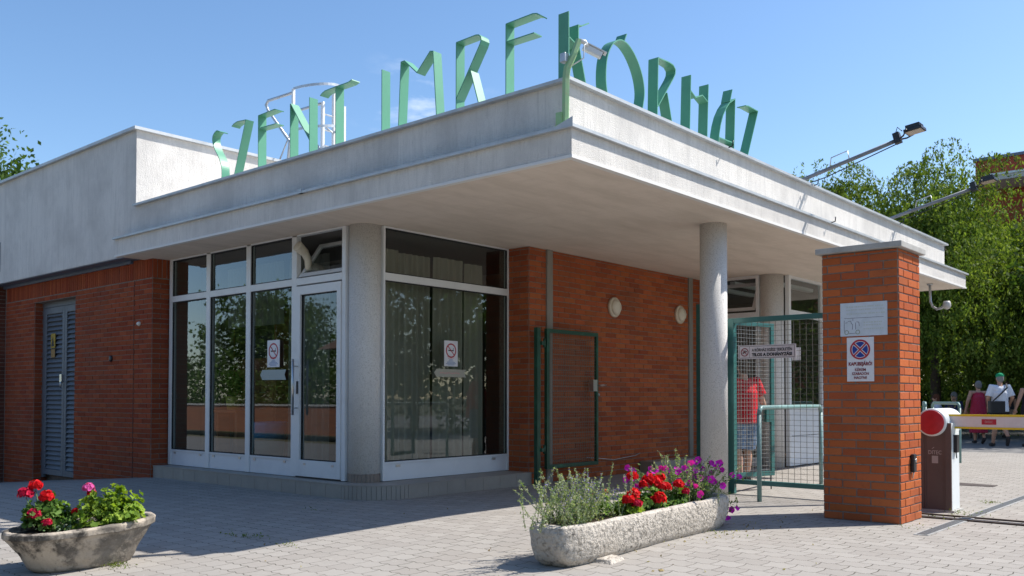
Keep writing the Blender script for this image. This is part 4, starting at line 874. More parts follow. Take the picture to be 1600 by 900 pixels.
def arrow_sign(ax, pl_, a0, a1, z0, z1, label, m):
    nr = Vector((-1,0,0)) if ax == 'y' else Vector((0,-1,0)); P_ = lambda a, z, o=0: (Vector((pl_, a, z)) if ax == 'y' else Vector((a, pl_, z))) + nr*o
    zm = (z0+z1)/2; d = (a1-a0); k = 0.08
    pts = [(a0, zm), (a0+d*k, z1), (a1, z1-0.003), (a1-d*k*0.7, zm), (a1, z0), (a0+d*k, z0+0.003)]
    mb = MB(); V = [P_(a, z, 0.001) for a, z in pts]+[P_(a, z, 0.003) for a, z in pts]
    mb.add(V, [tuple(range(6)), tuple(range(11, 5, -1))]+[(i, (i+1)%6, 6+(i+1)%6, 6+i) for i in range(6)])
    t = thing('arrow_sign', label, 'sign', tuple(P_((a0+a1)/2, zm)))
    mb.build('arrow_sheet', m, t)
    mb = MB()
    for i in range(9):
        a = a0+d*(0.2+0.07*i)
        mb.obox(P_(a, zm+0.004*math.sin(i*2.1), 0.0036), (P_(1,0)-P_(0,0)), nr, (0,0,1), abs(d)*0.022, 0.0003, 0.007)
    mb.build('faded_print', pink_s if ax == 'x' else grey_s, t)
window_notice('y', XA-0.02, 5.615, 5.335, 1.554, 1.912, 'no smoking notice taped to the shop window left of the door')
arrow_sign('y', XA-0.02, 5.776, 5.19, 1.384, 1.521, 'grey green arrow sign under the notice, on the pane left of the door', grey_s)
window_notice('x', YB-0.02, 2.028, 2.277, 1.563, 1.899, 'no smoking notice in the middle of the large window right of the round column')
arrow_sign('x', YB-0.02, 1.844, 2.436, 1.421, 1.527, 'beige arrow sign under the notice on the large window', mat('sign_beige', (0.40,0.38,0.31), 0.6))

# ================================================================== CURTAINS AND THINGS SEEN THROUGH THE GLASS
def cloth_mat(name, col, tr=0.35):
    m = bpy.data.materials.new(name); m.use_nodes = True; t_ = m.node_tree; N = t_.nodes; L = t_.links; N.clear()
    o = N.new('ShaderNodeOutputMaterial'); p = N.new('ShaderNodeBsdfDiffuse'); p.inputs['Color'].default_value = (*col, 1); tl = N.new('ShaderNodeBsdfTranslucent'); tl.inputs['Color'].default_value = (*col, 1)
    x = N.new('ShaderNodeMixShader'); x.inputs[0].default_value = tr; L.new(p.outputs[0], x.inputs[1]); L.new(tl.outputs[0], x.inputs[2]); L.new(x.outputs[0], o.inputs['Surface']); return m
cur_m = cloth_mat('curtain_cloth', (0.40, 0.37, 0.31), 0.25); cur_d = cloth_mat('dark_curtain_cloth', (0.12, 0.105, 0.09), 0.1); cur_s = cloth_mat('sheer_cloth', (0.30, 0.30, 0.28), 0.35)
def curtain(ax, pl_, a0, a1, z0, z1, m, label, amp=0.035, lam=0.13, seed=1, group='curtains behind the windows'):
    rr = random.Random(seed); n = int(abs(a1-a0)/0.012); V = []; ph = 0; cols = []
    for i in range(n+1):
        ph += (0.012*2*math.pi/lam)*rr.uniform(0.45, 1.6); a = a0+(a1-a0)*i/n
        for j, z in enumerate((z0, (z0+z1)*0.5, z1-0.25, z1)):
            k = (1.0, 0.95, 0.8, 0.5)[j]; off = amp*k*(math.sin(ph)+0.35*math.sin(ph*0.37+j*0.2))
            V.append((pl_+off, a, z) if ax == 'y' else (a, pl_+off, z))
    F = [(4*i+j, 4*i+j+1, 4*i+4+j+1, 4*i+4+j) for i in range(n) for j in range(3)]
    mb = MB(); mb.add(V, F, smooth=True); o = mb.build('curtain', m, None, V[0]); tag(o, label, 'curtain', group); return o
curtain('x', YB+0.20, 1.02, 1.42, 0.16, 3.02, cur_m, 'leftmost beige curtain width hanging behind the large window', 0.03, 0.12, 3)
curtain('x', YB+0.22, 1.46, 2.02, 0.16, 3.0, cur_m, 'second beige curtain width from the left behind the large window', 0.035, 0.11, 4)
curtain('x', YB+0.21, 2.06, 2.62, 0.16, 3.02, cur_m, 'third beige curtain width from the left behind the large window', 0.035, 0.13, 9)
curtain('x', YB+0.22, 2.66, 3.0, 0.16, 3.0, cur_m, 'rightmost beige curtain width, beside the dark gap of the large window', 0.03, 0.12, 12)
curtain('y', XA+0.45, 7.6, 8.12, 0.15, 3.1, cur_d, 'dark drawn curtain at the left end of the shop window', 0.04, 0.16, 5)
curtain('y', XA+0.55, 6.95, 7.55, 2.2, 3.1, cur_s, 'short sheer curtain in the top of the leftmost pane', 0.03, 0.1, 6)
curtain('y', XA+0.55, 5.05, 5.95, 0.15, 3.1, cur_s, 'pale sheer curtain behind the pane left of the glass door', 0.03, 0.11, 7)
curtain('y', XA+0.9, 4.05, 4.9, 0.15, 2.5, cloth_mat('thin_curtain', (0.16,0.15,0.13), 0.3), 'thin curtain hanging inside the glass door', 0.03, 0.12, 8)
curtain('y', XA+0.55, 6.1, 6.9, 2.2, 3.1, cur_s, 'short sheer curtain in the top of the second pane', 0.03, 0.1, 13)
# wooden drawer cabinet
wood = mat('orange_wood', (0.26, 0.10, 0.04), 0.5, 0.4, noise=((2, 2, 14), (0.18, 0.07, 0.03), 0.4, 0.7))
t = thing('drawer_cabinet', 'tall orange wood cabinet standing inside behind the leftmost panes', 'cabinet', (1.9, 7.3, 0.125))
mb = MB(); mb.box(1.6, 2.2, 6.75, 7.9, 0.125, 2.5); mb.build('carcass', wood, t)
for i in range(5):
    mb = MB(); mb.box(1.578, 1.598, 6.78, 7.32, 0.16+i*0.24, 0.38+i*0.24); dr = mb.build('drawer', wood, t)
    mb = MB(); mb.box(1.56, 1.577, 6.98, 7.12, 0.26+i*0.24, 0.275+i*0.24); mb.build('handle', chrome, dr)
mb = MB(); mb.box(1.585, 1.599, 6.8, 7.85, 1.75, 2.4); mb.build('dark_shelf', black_s, t)
# plant in a yellow pot on the sill inside
t = thing('potted_plant', 'small potted plant in a yellow pot behind the leftmost pane', 'plant', (1.2, 7.25, 0.9))
mb = MB(); mb.lathe((1.2,7.25,0.97),(0,0,1),[(0.09,0),(0.12,0.2),(0.11,0.2),(0.1,0.17)],20); mb.build('pot', mat('yellow_pot',(0.45,0.38,0.08),0.5), t)
mb = MB(); mb.box(1.05, 1.35, 6.95, 7.6, 0.93, 0.965); mb.box(1.1,1.3,7.0,7.05,0.125,0.93); mb.box(1.1,1.3,7.5,7.55,0.125,0.93); mb.build('stand', wood, t)
def leaves(name, parent, pts, size, cols, seed=0, m=None, flat=False, hang=0.0, aspect=0.6):
    r_ = np.random.default_rng(seed); P_ = np.array(pts, float); n = len(P_)
    d = r_.normal(size=(n,3)); d[:,2] -= hang; d /= np.linalg.norm(d,axis=1)[:,None]
    q = r_.normal(size=(n,3));
    if flat: q[:,2] = q[:,2]*0.4+1.2
    s_ = np.cross(d,q); s_ /= np.linalg.norm(s_,axis=1)[:,None]+1e-9
    L_ = size*r_.uniform(0.6,1.3,n)[:,None]; W_ = L_*aspect
    V = np.stack([P_-d*L_*0.5, P_+s_*W_*0.5+d*L_*0.05, P_+d*L_*0.5, P_-s_*W_*0.5+d*L_*0.05],1).reshape(-1,3)
    F = np.arange(4*n).reshape(n,4); c = np.array(cols)[r_.integers(0,len(cols),n)]*r_.uniform(0.75,1.25,n)[:,None]
    return np_mesh(name, V, F, m or leafm, parent, None, c)
pts = rng.normal(size=(160,3))*np.array([.09,.09,.13])+np.array([1.2,7.25,1.33]); leaves('foliage', t, pts, 0.09, [(0.05,0.12,0.02),(0.07,0.15,0.03)], 3)
# waste bin with a blue bag
t = thing('waste_bin', 'dark waste bin lined with a blue bag inside behind the second pane', 'bin', (1.35, 6.55, 0.125))
mb = MB(); mb.lathe((1.35,6.55,0.125),(0,0,1),[(0.19,0),(0.24,0.62),(0.23,0.62),(0.18,0.03)],28); mb.build('bucket', mat('teal_bucket',(0.02,0.10,0.11),0.5), t)
mb = MB(); prof = [(0.245,0.42),(0.262,0.5),(0.27,0.62),(0.275,0.67),(0.235,0.675),(0.2,0.55)]; mb.lathe((1.35,6.55,0.125),(0,0,1),prof,28); mb.build('bin_bag', mat('blue_bag',(0.03,0.25,0.50),0.35,0.5,bump=(18,0.7,0.03)), t)
# extractor hose poking through the open hopper window
t = thing('exhaust_hose', 'white ribbed exhaust hose poking out of the open hopper window', 'hose', (0.7, 4.88, 3.0))
p = [Vector((0.62,4.865,3.09)), Vector((0.74,4.875,3.02)), Vector((0.80,4.885,2.93)), Vector((0.82,4.90,2.80))]
mb = MB(); mb.tube(p, [0.068,0.055,0.048,0.045], 20, cap=False); 
for i in range(6): c0 = p[0].lerp(p[1], i/6); r1 = 0.068-0.013*i/6; mb.lathe(c0, (p[1]-p[0]), [(r1,0),(r1+0.004,0.005),(r1,0.01)], 20)
mb.build('hose', lampw, t)
mb = MB(); mb.lathe(p[0]+(p[1]-p[0])*0.12, (p[0]-p[1]), [(0.0,0),(0.061,0.002)], 20); mb.build('hose_opening', mat('hose_inside',(0.2,0.18,0.15),0.8), t)

# ================================================================== BARRIER
t = thing('barrier', 'automatic car barrier with red disc head and yellow edged white boom', 'barrier', (3.7, -1.94, 0))
boxm = mat('brown_housing', (0.105, 0.08, 0.075), 0.5, 0.4, noise=(4, (0.085, 0.065, 0.06), 0.45, 0.75)); greyw = mat('grey_white_enamel', (0.66, 0.70, 0.71), 0.4, 0.5, noise=(5, (0.56, 0.6, 0.61), 0.5, 0.8))
mb = MB(); mb.box(3.56, 3.83, -2.10, -1.785, 0.02, 0.9); body = mb.build('housing', greyw, t, bevel=0.006)
mb = MB(); mb.box(3.545, 3.559, -2.10, -1.785, 0.02, 0.9)
for (a, b) in ((-2.10,-2.045),(-1.84,-1.785)): mb.box(3.533, 3.545, a, b, 0.02, 0.9)
for y in (-2.035, -1.85): mb.box(3.539, 3.545, y-0.008, y+0.008, 0.02, 0.9)
fp = mb.build('front_panel', boxm, t)
text_obj('lettering', 'DITEC', (3.5435,-1.945,0.60), (0,-1,0), 0.055, mat('logo_grey',(0.34,0.31,0.30),0.5), fp, width=0.125, weight=0.0006)
mb = MB(); mb.obox((3.5435,-1.928,0.645),(0,-1,0.8),(1,0,0),(0,0.8,1),0.013,0.001,0.003); mb.build('logo_accent', MATS['logo_grey'], fp)
mb = MB(); mb.box(3.5415, 3.5445, -1.975, -1.915, 0.49, 0.565); mb.build('label_plate', MATS['logo_grey'], fp)
mb = MB(); mb.lathe((3.50,-1.925,0.905),(1,0,0),[(0.128,0),(0.142,0.012),(0.142,0.60),(0.13,0.62)],44); hd = mb.build('head', greyw, t)
mb = MB(); mb.lathe((3.508,-1.925,0.905),(-1,0,0),[(0.124,0),(0.124,0.016),(0.118,0.02)],44); mb.build('red_disc', mat('red_reflector',(0.42,0.015,0.03),0.4,0.4,noise=(20,(0.36,0.012,0.025),0.4,0.7)), hd)
mb = MB(); mb.box(3.62, 3.70, -2.135, -2.101, 0.60, 0.78); mb.tube([(3.66,-2.115,0.61),(3.66,-2.12,0.54)],0.006,6); mb.build('control_box', black_m, t, bevel=0.005)
mb = MB(); mb.box(3.672, 3.712, -7.5, -2.03, 0.862, 0.968); arm = mb.build('boom', mat('boom_white',(0.66,0.62,0.62),0.4,0.5,noise=(8,(0.56,0.52,0.52),0.45,0.8)), t)
mb = MB(); mb.box(3.668, 3.716, -7.5, -2.03, 0.9685, 0.988); mb.box(3.668, 3.716, -7.5, -2.03, 0.842, 0.8615); mb.build('yellow_edge', mat('yellow_rubber',(0.66,0.48,0.03),0.5), arm)
mb = MB(); mb.box(3.6695, 3.6715, -2.485, -2.352, 0.888, 0.942); st = mb.build('red_label', red_s, arm)
text_obj('lettering', 'DITEC', (3.6685,-2.418,0.915), (0,-1,0), 0.032, mat('label_pink',(0.6,0.35,0.36),0.5), st, width=0.07)
mb = MB(); mb.box(3.52, 3.86, -2.13, -1.755, -0.03, 0.02); mb.build('base_plate', concrete, t)
# ================================================================== PLANTERS AND FLOWERS
def vnoise(seed):
    from mathutils import noise
    off = Vector((seed*7.3, seed*3.1, seed*1.7))
    return lambda p, s: noise.fractal((Vector(p)+off)*s, 0.9, 2.1, 5)
stone = mat('rough_stone', (0.54, 0.49, 0.43), 0.95, 0.12, noise=[(28, (0.16, 0.145, 0.125), 0.49, 0.66), (3, (0.42, 0.38, 0.33), 0.45, 0.75), (75, (0.55, 0.52, 0.48), 0.6, 0.75)], bump=[(38, 1.0, 0.022), (110, 0.7, 0.008)])
bowlm = mat('weathered_concrete', (0.46, 0.395, 0.32), 0.93, 0.12, noise=[(4.2, (0.05, 0.045, 0.04), 0.47, 0.57), (2.2, (0.26, 0.23, 0.195), 0.42, 0.7), (45, (0.22, 0.2, 0.175), 0.58, 0.76), (16, (0.46, 0.42, 0.35), 0.6, 0.75)], bump=[(50, 0.6, 0.008), (9, 0.5, 0.012)])
soil = mat('soil', (0.05, 0.038, 0.028), 0.95, 0.1, noise=(30, (0.09, 0.07, 0.05), 0.45, 0.7), bump=(40, 1, 0.02))
def shell(name, m, parent, centre, xd, prof_out, prof_in, plan, amp, ns, seed, nseg=120):
    """prof = [(scale_x, scale_y, z)], plan(t)->(x,y) unit plan outline"""
    xd = Vector(xd).normalized(); yd = Vector((0,0,1)).cross(xd); nf = vnoise(seed); rings = prof_out+prof_in; V = []
    for (sx, sy, z) in rings:
        for k in range(nseg):
            x, y = plan(2*math.pi*k/nseg); p = Vector(centre)+xd*(x*sx)+yd*(y*sy)+Vector((0,0,z))
            d = (xd*x*sx+yd*y*sy); d = d.normalized() if d.length > 0 else d
            nz = nf(p, ns)*amp; V.append(p+d*nz+Vector((0,0,nf(p*1.3, ns*0.7)*amp*0.5 if z > 0.15 else 0)))
    F = []
    for i in range(len(rings)-1):
        for k in range(nseg): a = i*nseg+k; b = i*nseg+(k+1) % nseg; F.append((a, b, b+nseg, a+nseg))
    F.append(tuple(range(nseg)))
    mb = MB(); mb.add(V, F, smooth=True); o = mb.build(name, m, parent)
    return o
def resample(prof, n):
    out = []
    for a, b in zip(prof[:-1], prof[1:]):
        for i in range(n): t_ = i/n; out.append(tuple(a[k]+(b[k]-a[k])*t_ for k in range(3)))
    out.append(prof[-1]); return out
# long stone trough
TC = Vector((-0.045, -0.725, 0.0)); TX = Vector((1, 0.012, 0)).normalized(); TY = Vector((0,0,1)).cross(TX)
t = thing('stone_trough', 'long rough hewn pale stone trough full of flowers, propped on a small slab', 'planter', tuple(TC))
def sq(p): 
    def f(a): c_, s_ = math.cos(a), math.sin(a); return (math.copysign(abs(c_)**(2/p[0]), c_), math.copysign(abs(s_)**(2/p[1]), s_))
    return f
po = resample([(1.02,0.10,-0.012),(1.16,0.165,0.0),(1.215,0.20,0.05),(1.245,0.222,0.14),(1.25,0.228,0.25),(1.235,0.222,0.285),(1.20,0.20,0.297)], 5)
pi_ = resample([(1.20,0.20,0.297),(1.165,0.168,0.292),(1.14,0.15,0.262),(1.12,0.14,0.20)], 3)[1:]
tb = shell('trough', stone, t, tuple(TC), tuple(TX), po, pi_, sq((7,4.5)), 0.016, 7, 3, 200)
for v in tb.data.vertices:          # tilts a little with the paving: left end lower
    u_ = v.co.x; v.co.z += 0.018*(u_/1.2)-0.022
mb = MB(); 
V = []; n = 40
for k in range(n):
    x, y = sq((7,4.5))(2*math.pi*k/n); p = TC+TX*(x*1.125)+TY*(y*0.142); V.append((p.x, p.y, 0.235))
mb.add(V, [tuple(range(n))]); mb.build('soil', soil, t)
mb = MB(); mb.hexa([(-0.93,-1.06,-0.04),(-0.70,-1.03,-0.03),(-0.70,-0.80,-0.03),(-0.95,-0.84,-0.04),(-0.90,-1.03,-0.006),(-0.74,-1.01,0.0),(-0.72,-0.80,0.008),(-0.93,-0.85,0.0)])
tag(mb.build('prop_slab', stone, None, (-0.8,-1,0), bevel=0.008), 'small pale stone slab wedged under the left half of the long trough', 'stone')
# oval concrete bowl
BC = Vector((-3.215, 2.19, gz(-3.215, 2.19))); BX = Vector((0.975, 0.02, 0)).normalized(); BX = Vector((0.94, -0.10, 0)).normalized(); BY = Vector((0,0,1)).cross(BX)
t = thing('concrete_bowl', 'low oval weathered concrete planter bowl with black stains', 'planter', tuple(BC))
po = resample([(0.32,0.17,-0.01),(0.355,0.20,0.01),(0.42,0.26,0.12),(0.49,0.325,0.235),(0.508,0.342,0.262),(0.524,0.356,0.268),(0.528,0.36,0.312),(0.512,0.345,0.325)], 6)
pi_ = resample([(0.512,0.345,0.325),(0.485,0.315,0.322),(0.46,0.29,0.29),(0.43,0.27,0.24)], 3)[1:]
bw = shell('bowl', bowlm, t, tuple(BC), tuple(BX), po, pi_, sq((2.3,2.1)), 0.011, 9, 8, 180)
for v in bw.data.vertices:
    v.co.z += 0.03*(v.co.x/0.5)*max(0, v.co.z/0.32)
mb = MB(); V = []
for k in range(40):
    x, y = sq((2.3,2.1))(2*math.pi*k/40); p = BC+BX*(x*0.46)+BY*(y*0.28); V.append((p.x, p.y, BC.z+0.265))
mb.add(V, [tuple(range(40))]); mb.build('soil', soil, t)

# round scalloped geranium leaf as a shallow dish of faces
def geranium(name, label, base, cx, rad, h, nleaf, heads, seed, lc, group=None, buds=True):
    r_ = np.random.default_rng(seed); t = thing(name, label, 'plant', tuple(base), group)
    V = []; F = []; C_ = []; S = MB(); K = 11
    for i in range(nleaf):
        a = r_.uniform(0, 2*math.pi); rr = rad*math.sqrt(r_.uniform(0, 1)); zz = h*(0.35+0.65*math.sqrt(max(0, 1-(rr/rad)**2)))*r_.uniform(0.45, 1.05)
        lob = 1+0.22*math.sin(a*3+seed)+0.14*math.sin(a*5+seed*2); zz *= 0.82+0.3*math.sin(a*2.0+rr*22+seed); c = Vector(base)+Vector((math.cos(a)*rr*cx[0]*lob, math.sin(a)*rr*cx[1]*lob, zz))+Vector(r_.normal(size=3))*0.012
        nrm = Vector((math.cos(a)*rr/rad*0.9+r_.normal()*0.35, math.sin(a)*rr/rad*0.9+r_.normal()*0.35, 0.8)).normalized()
        u = nrm.cross(Vector((r_.normal(), r_.normal(), 0.2))).normalized(); w = nrm.cross(u); R0 = r_.uniform(0.014, 0.032)
        n0 = len(V); V.append(c-nrm*R0*0.25)
        for k in range(K):
            an = 2*math.pi*k/K; q = R0*(1+r_.normal()*0.13) * (0.5 if k == 0 else 1); V.append(c+(u*math.cos(an)+w*math.sin(an))*q+nrm*R0*0.3*r_.normal())
        col = np.array(lc[r_.integers(0, len(lc))])*r_.uniform(0.7, 1.3)
        for k in range(K): F.append((n0, n0+1+k, n0+1+(k+1) % K)); C_.append(col)
        if i % 6 == 0: S.tube([Vector(base)+Vector((r_.normal()*0.02, r_.normal()*0.02, 0)), c.lerp(Vector(base), 0.4)+Vector((0,0,0.02)), c], 0.0022, 5)
    np_mesh('foliage', np.array([tuple(v) for v in V]), np.array(F), leafm, t, None, np.array(C_))
    for (dx, dy, dz, r0, pc) in heads:
        hc = Vector(base)+Vector((dx, dy, dz)); S.tube([Vector(base)+Vector((dx*0.4, dy*0.4, 0.02)), hc+Vector((0,0,-r0*0.5))], 0.003, 6)
        Vp = []; Fp = []; Cp = []
        for i in range(70):
            d = Vector(r_.normal(size=3)).normalized(); d.z = abs(d.z)*0.9-0.25; d.normalize(); c = hc+d*r0*r_.uniform(0.75, 1.0)
            u = d.cross(Vector(r_.normal(size=3))).normalized(); w = d.cross(u); q = r0*r_.uniform(0.28, 0.42)
            n0 = len(Vp); Vp.append(c-d*q*0.3)
            for k in range(5): an = 2*math.pi*k/5; Vp.append(c+(u*math.cos(an)+w*math.sin(an))*q+d*q*r_.normal()*0.2)
            col = np.array(pc)*r_.uniform(0.75, 1.25)
            for k in range(5): Fp.append((n0, n0+1+k, n0+1+(k+1) % 5)); Cp.append(col)
        np_mesh('flower_head', np.array([tuple(v) for v in Vp]), np.array(Fp), petalm, t, None, np.array(Cp))
    S.build('stems', mat('green_stem', (0.12, 0.2, 0.06), 0.6), t)
    return t
RED = (0.62, 0.012, 0.018); CRIM = (0.50, 0.015, 0.06); PINK = (0.66, 0.12, 0.40)
LG = [(0.17, 0.27, 0.03), (0.22, 0.33, 0.04), (0.13, 0.22, 0.03), (0.28, 0.38, 0.06)]
MG = [(0.08, 0.17, 0.03), (0.12, 0.22, 0.05), (0.16, 0.26, 0.07)]
def bp(px_right, away, z): return BC + CAMR*px_right + CAMF*away + Vector((0,0,z))
CAMR = Vector((0.6566, -0.7542, 0)); CAMF = Vector((0.7542, 0.6566, 0))
gb1 = bp(-0.24, -0.02, 0.25)
geranium('geranium', 'bushy red geranium at the left end of the oval concrete bowl', gb1, (1,1), 0.17, 0.28, 480,
   [(-0.125,0.095,0.29,0.056,CRIM), (-0.06,0.09,0.345,0.050,RED), (-0.04,-0.06,0.27,0.052,RED), (-0.13,-0.07,0.15,0.052,CRIM), (-0.07,-0.15,0.09,0.035,CRIM)], 4, MG)
gb2 = bp(0.20, 0.06, 0.27)
geranium('geranium', 'large pale leaved geranium with one pink flower head in the oval bowl', gb2, (1,1), 0.22, 0.29, 700,
   [(-0.12,0.13,0.30,0.045,PINK), (-0.10,0.12,0.26,0.035,RED), (-0.20,0.16,0.13,0.03,RED)], 5, LG)
pts = rng.normal(size=(420,3))*np.array([.10,.07,.02])+np.array(bp(-0.02, 0.0, 0.30)); o = leaves('ground_plant', None, pts, 0.028, [(0.25,0.33,0.2),(0.14,0.24,0.10),(0.33,0.38,0.28)], 8)
tag(o, 'low pale creeping plant between the two geraniums of the oval bowl', 'plant')

def spiky(name, label, base, n, rx, ry, h, seed, floral, fcol=(0.16,0.12,0.42), lean=(0,0), spread=1.0):
    """grey green spires with small leaves and violet flowers"""
    r_ = np.random.default_rng(seed); t = thing(name, label, 'plant', tuple(base)); S = MB(); LP = []; LD = []; FP = []
    for i in range(n):
        b0 = Vector(base)+Vector((r_.normal()*rx*0.45, r_.normal()*ry*0.45, 0)); a = Vector((r_.normal()*0.32*spread+lean[0], r_.normal()*0.3*spread+lean[1], 1)).normalized()
        L_ = h*r_.uniform(0.45, 1.0); bend = Vector((r_.normal(), r_.normal(), 0))*0.12*L_
        p_ = [b0+a*L_*s_+bend*s_*s_ for s_ in (0, .25, .5, .75, 1)]; S.tube(p_, [0.0035,0.003,0.0024,0.0018,0.0012], 4)
        m_ = int(L_*190)
        for k in range(m_):
            s_ = k/m_; j = min(3, int(s_*4)); c = p_[j].lerp(p_[j+1], s_*4-j); LP.append(c+Vector(r_.normal(size=3))*0.007*(1.6-s_))
        if r_.uniform() < floral:
            for k in range(16): s_ = 0.66+0.34*k/16; j = min(3, int(s_*4)); c = p_[j].lerp(p_[j+1], s_*4-j); FP.append(c+Vector(r_.normal(size=3))*0.006)
    S.build('stems', mat('grey_stem', (0.22, 0.26, 0.14), 0.7), t)
    leaves('foliage', t, LP, 0.022, [(0.24,0.31,0.17),(0.33,0.38,0.25),(0.18,0.27,0.09),(0.40,0.42,0.29)], seed, None, aspect=0.42)
    if FP: leaves('blossoms', t, FP, 0.013, [fcol,(0.28,0.24,0.5),(0.42,0.40,0.55)], seed+1, petalm, aspect=0.8)
    return t
def tp(along, acr, z=0.24): return TC+TX*along+TY*acr+Vector((0,0,z))
spiky('lavender', 'grey green lavender with violet spikes spilling over the left end of the stone trough', tp(-0.88,0.03), 105, 0.50, 0.22, 0.43, 21, 0.5, spread=1.15)
spiky('lavender', 'second lavender clump of the stone trough, left of the red geraniums', tp(-0.50,0.06), 22, 0.26, 0.2, 0.27, 22, 0.6, spread=1.0)
spiky('lavender', 'tall pale grey spires standing before the slim column, in the right part of the trough', tp(0.66,0.05), 26, 0.4, 0.2, 0.50, 23, 0.15, spread=0.8)
spiky('dry_herb', 'dry straw coloured herb tuft at the right end of the stone trough', tp(0.90,0.02), 45, 0.26, 0.22, 0.38, 24, 0.0, spread=1.0)
geranium('geranium', 'small bright red geranium right of the lavender in the stone trough', tp(-0.28,-0.04), (1,1), 0.12, 0.12, 150, [(-0.05,-0.06,0.12,0.05,RED),(0.045,-0.05,0.15,0.055,RED),(0.0,-0.11,0.09,0.042,CRIM)], 31, LG)
geranium('geranium', 'large red geranium in the middle of the stone trough with many heads', tp(0.08,0.0), (1.3,0.9), 0.17, 0.17, 260,
   [(-0.07,0.08,0.27,0.048,RED),(0.02,0.03,0.20,0.04,RED),(0.08,0.02,0.235,0.054,RED),(0.14,0.0,0.215,0.055,RED),(0.19,-0.03,0.175,0.052,RED),(0.24,-0.05,0.17,0.046,RED),(-0.03,-0.15,0.10,0.062,RED),(0.26,0.02,0.24,0.045,RED)], 32, MG)
geranium('geranium', 'little orange red geranium beside the magenta petunias', tp(0.47,-0.05), (1,0.9), 0.11, 0.12, 120, [(0.0,-0.03,0.18,0.046,RED),(0.05,-0.07,0.12,0.034,CRIM)], 33, MG)
geranium('geranium', 'geranium with yellowing leaves and an orange flower, behind the small red one', tp(-0.45,0.10), (1,1), 0.11, 0.16, 110, [(0.14,0.03,0.17,0.022,(0.6,0.2,0.08)),(-0.02,0.02,0.16,0.02,(0.5,0.15,0.08))], 34, [(0.25,0.36,0.05),(0.3,0.33,0.06),(0.16,0.28,0.04)])
# petunias
MAG = (0.60, 0.02, 0.50)
def petunia(label, base, rx, ry, h, nl, nf, seed, droop=False):
    r_ = np.random.default_rng(seed); t = thing('petunia', label, 'plant', tuple(base)); S = MB(); LP = []
    for i in range(34):
        a = Vector((r_.normal()*rx, r_.normal()*ry, h*r_.uniform(0.4,1.0)))
        p1 = Vector(base)+a*0.5+Vector((0,0,0.05)); p2 = Vector(base)+a
        if droop and i % 3 == 0: p1 = Vector(base)+Vector((r_.uniform(0.10,0.2), r_.normal()*0.1, 0.06)); p2 = p1+Vector((r_.uniform(0.03,0.09), r_.normal()*0.05, -r_.uniform(0.1,0.26)))
        S.tube([Vector(base), p1, p2], [0.003,0.0025,0.0015], 5)
        for k in range(nl//34): q = r_.uniform(0.2,1); LP.append((p1.lerp(p2, q) if q > 0.4 else Vector(base).lerp(p1, q*2.4))+Vector(r_.normal(size=3))*0.018)
        if i < nf*1.15:
            V = []; F = []; Cc = []; d = (Vector(p2-CAM)*-1).normalized()+Vector(r_.normal(size=3))*0.5+Vector((0,0,0.4)); d.normalize(); u = d.cross(Vector((0.2,0.1,1))).normalized(); w = d.cross(u); q0 = r_.uniform(0.026,0.038)
            V.append(p2-d*0.012)
            for k in range(10): an = 2*math.pi*k/10; V.append(p2+(u*math.cos(an)+w*math.sin(an))*q0*(1 if k % 2 else 0.86)+d*0.006*r_.normal())
            for k in range(10): F.append((0,1+k,1+(k+1) % 10)); Cc.append(np.array(MAG)*r_.uniform(0.8,1.4))
            np_mesh('flower', np.array([tuple(v) for v in V]), np.array(F), petalm, t, None, np.array(Cc))
    S.build('stems', MATS['green_stem'], t)
    leaves('foliage', t, LP, 0.03, [(0.12,0.2,0.05),(0.2,0.26,0.10),(0.09,0.16,0.04)], seed, None, aspect=0.6)
petunia('magenta petunias on thin stems above the middle right of the stone trough', tp(0.52,0.10), 0.17, 0.10, 0.32, 400, 20, 41)
petunia('second clump of magenta petunias before the slim column', tp(0.74,-0.03), 0.12, 0.09, 0.24, 300, 12, 42)
petunia('magenta petunias hanging over the right end of the stone trough', tp(1.08,0.0), 0.13, 0.12, 0.36, 460, 30, 43, True)

# weeds in the joints, a few fallen petals and leaves
WP = []
for (x, y, n, s_) in ((-1.86,2.38,24,0.05),(-1.81,2.18,30,0.04),(-1.78,2.03,26,0.05),(-1.83,1.53,30,0.05),(-3.08,1.93,170,0.07),(4.67,-2.2,60,0.06),(3.57,-2.17,60,0.08),(3.3,-2.3,30,0.1),(2.2,-2.12,20,0.15),(3.0,-2.05,30,0.1),(0.7,-1.0,40,0.15),(-0.4,3.1,14,0.1),(-2.6,3.1,14,0.06)):
    for i in range(n): a, b = x+rng.normal()*s_*0.6, y+rng.normal()*s_*1.2; WP.append((a, b, gz(a, b)+abs(rng.normal())*0.012+0.006))
o = leaves('weeds', None, WP, 0.024, [(0.14,0.2,0.05),(0.2,0.24,0.07),(0.10,0.13,0.04)], 77, None, hang=-0.6, aspect=0.35); kind(o, 'stuff')
LP_ = []
for i in range(90):
    a, b = 1.1+rng.normal()*0.8, -1.05+rng.normal()*0.12; LP_.append((a, b, gz(a,b)+0.006))
for i in range(50): a, b = rng.uniform(-3, 4), rng.uniform(-2.6, 3); LP_.append((a, b, gz(a,b)+0.006))
o = leaves('leaf_litter', None, LP_, 0.022, [(0.30,0.24,0.13),(0.22,0.16,0.09),(0.36,0.32,0.2)], 78, None, flat=True); kind(o, 'stuff')
mb = MB(); mb.add([(-0.92,-1.45,-0.028),(-0.89,-1.465,-0.026),(-0.85,-1.43,-0.025),(-0.87,-1.405,-0.027),(-0.885,-1.44,-0.022)], [(0,1,4),(1,2,4),(2,3,4),(3,0,4)], tint=(0.42,0.33,0.16))
tag(mb.build('fallen_leaf', leafm), 'single dry yellow leaf on the paving in front of the stone trough', 'leaf')

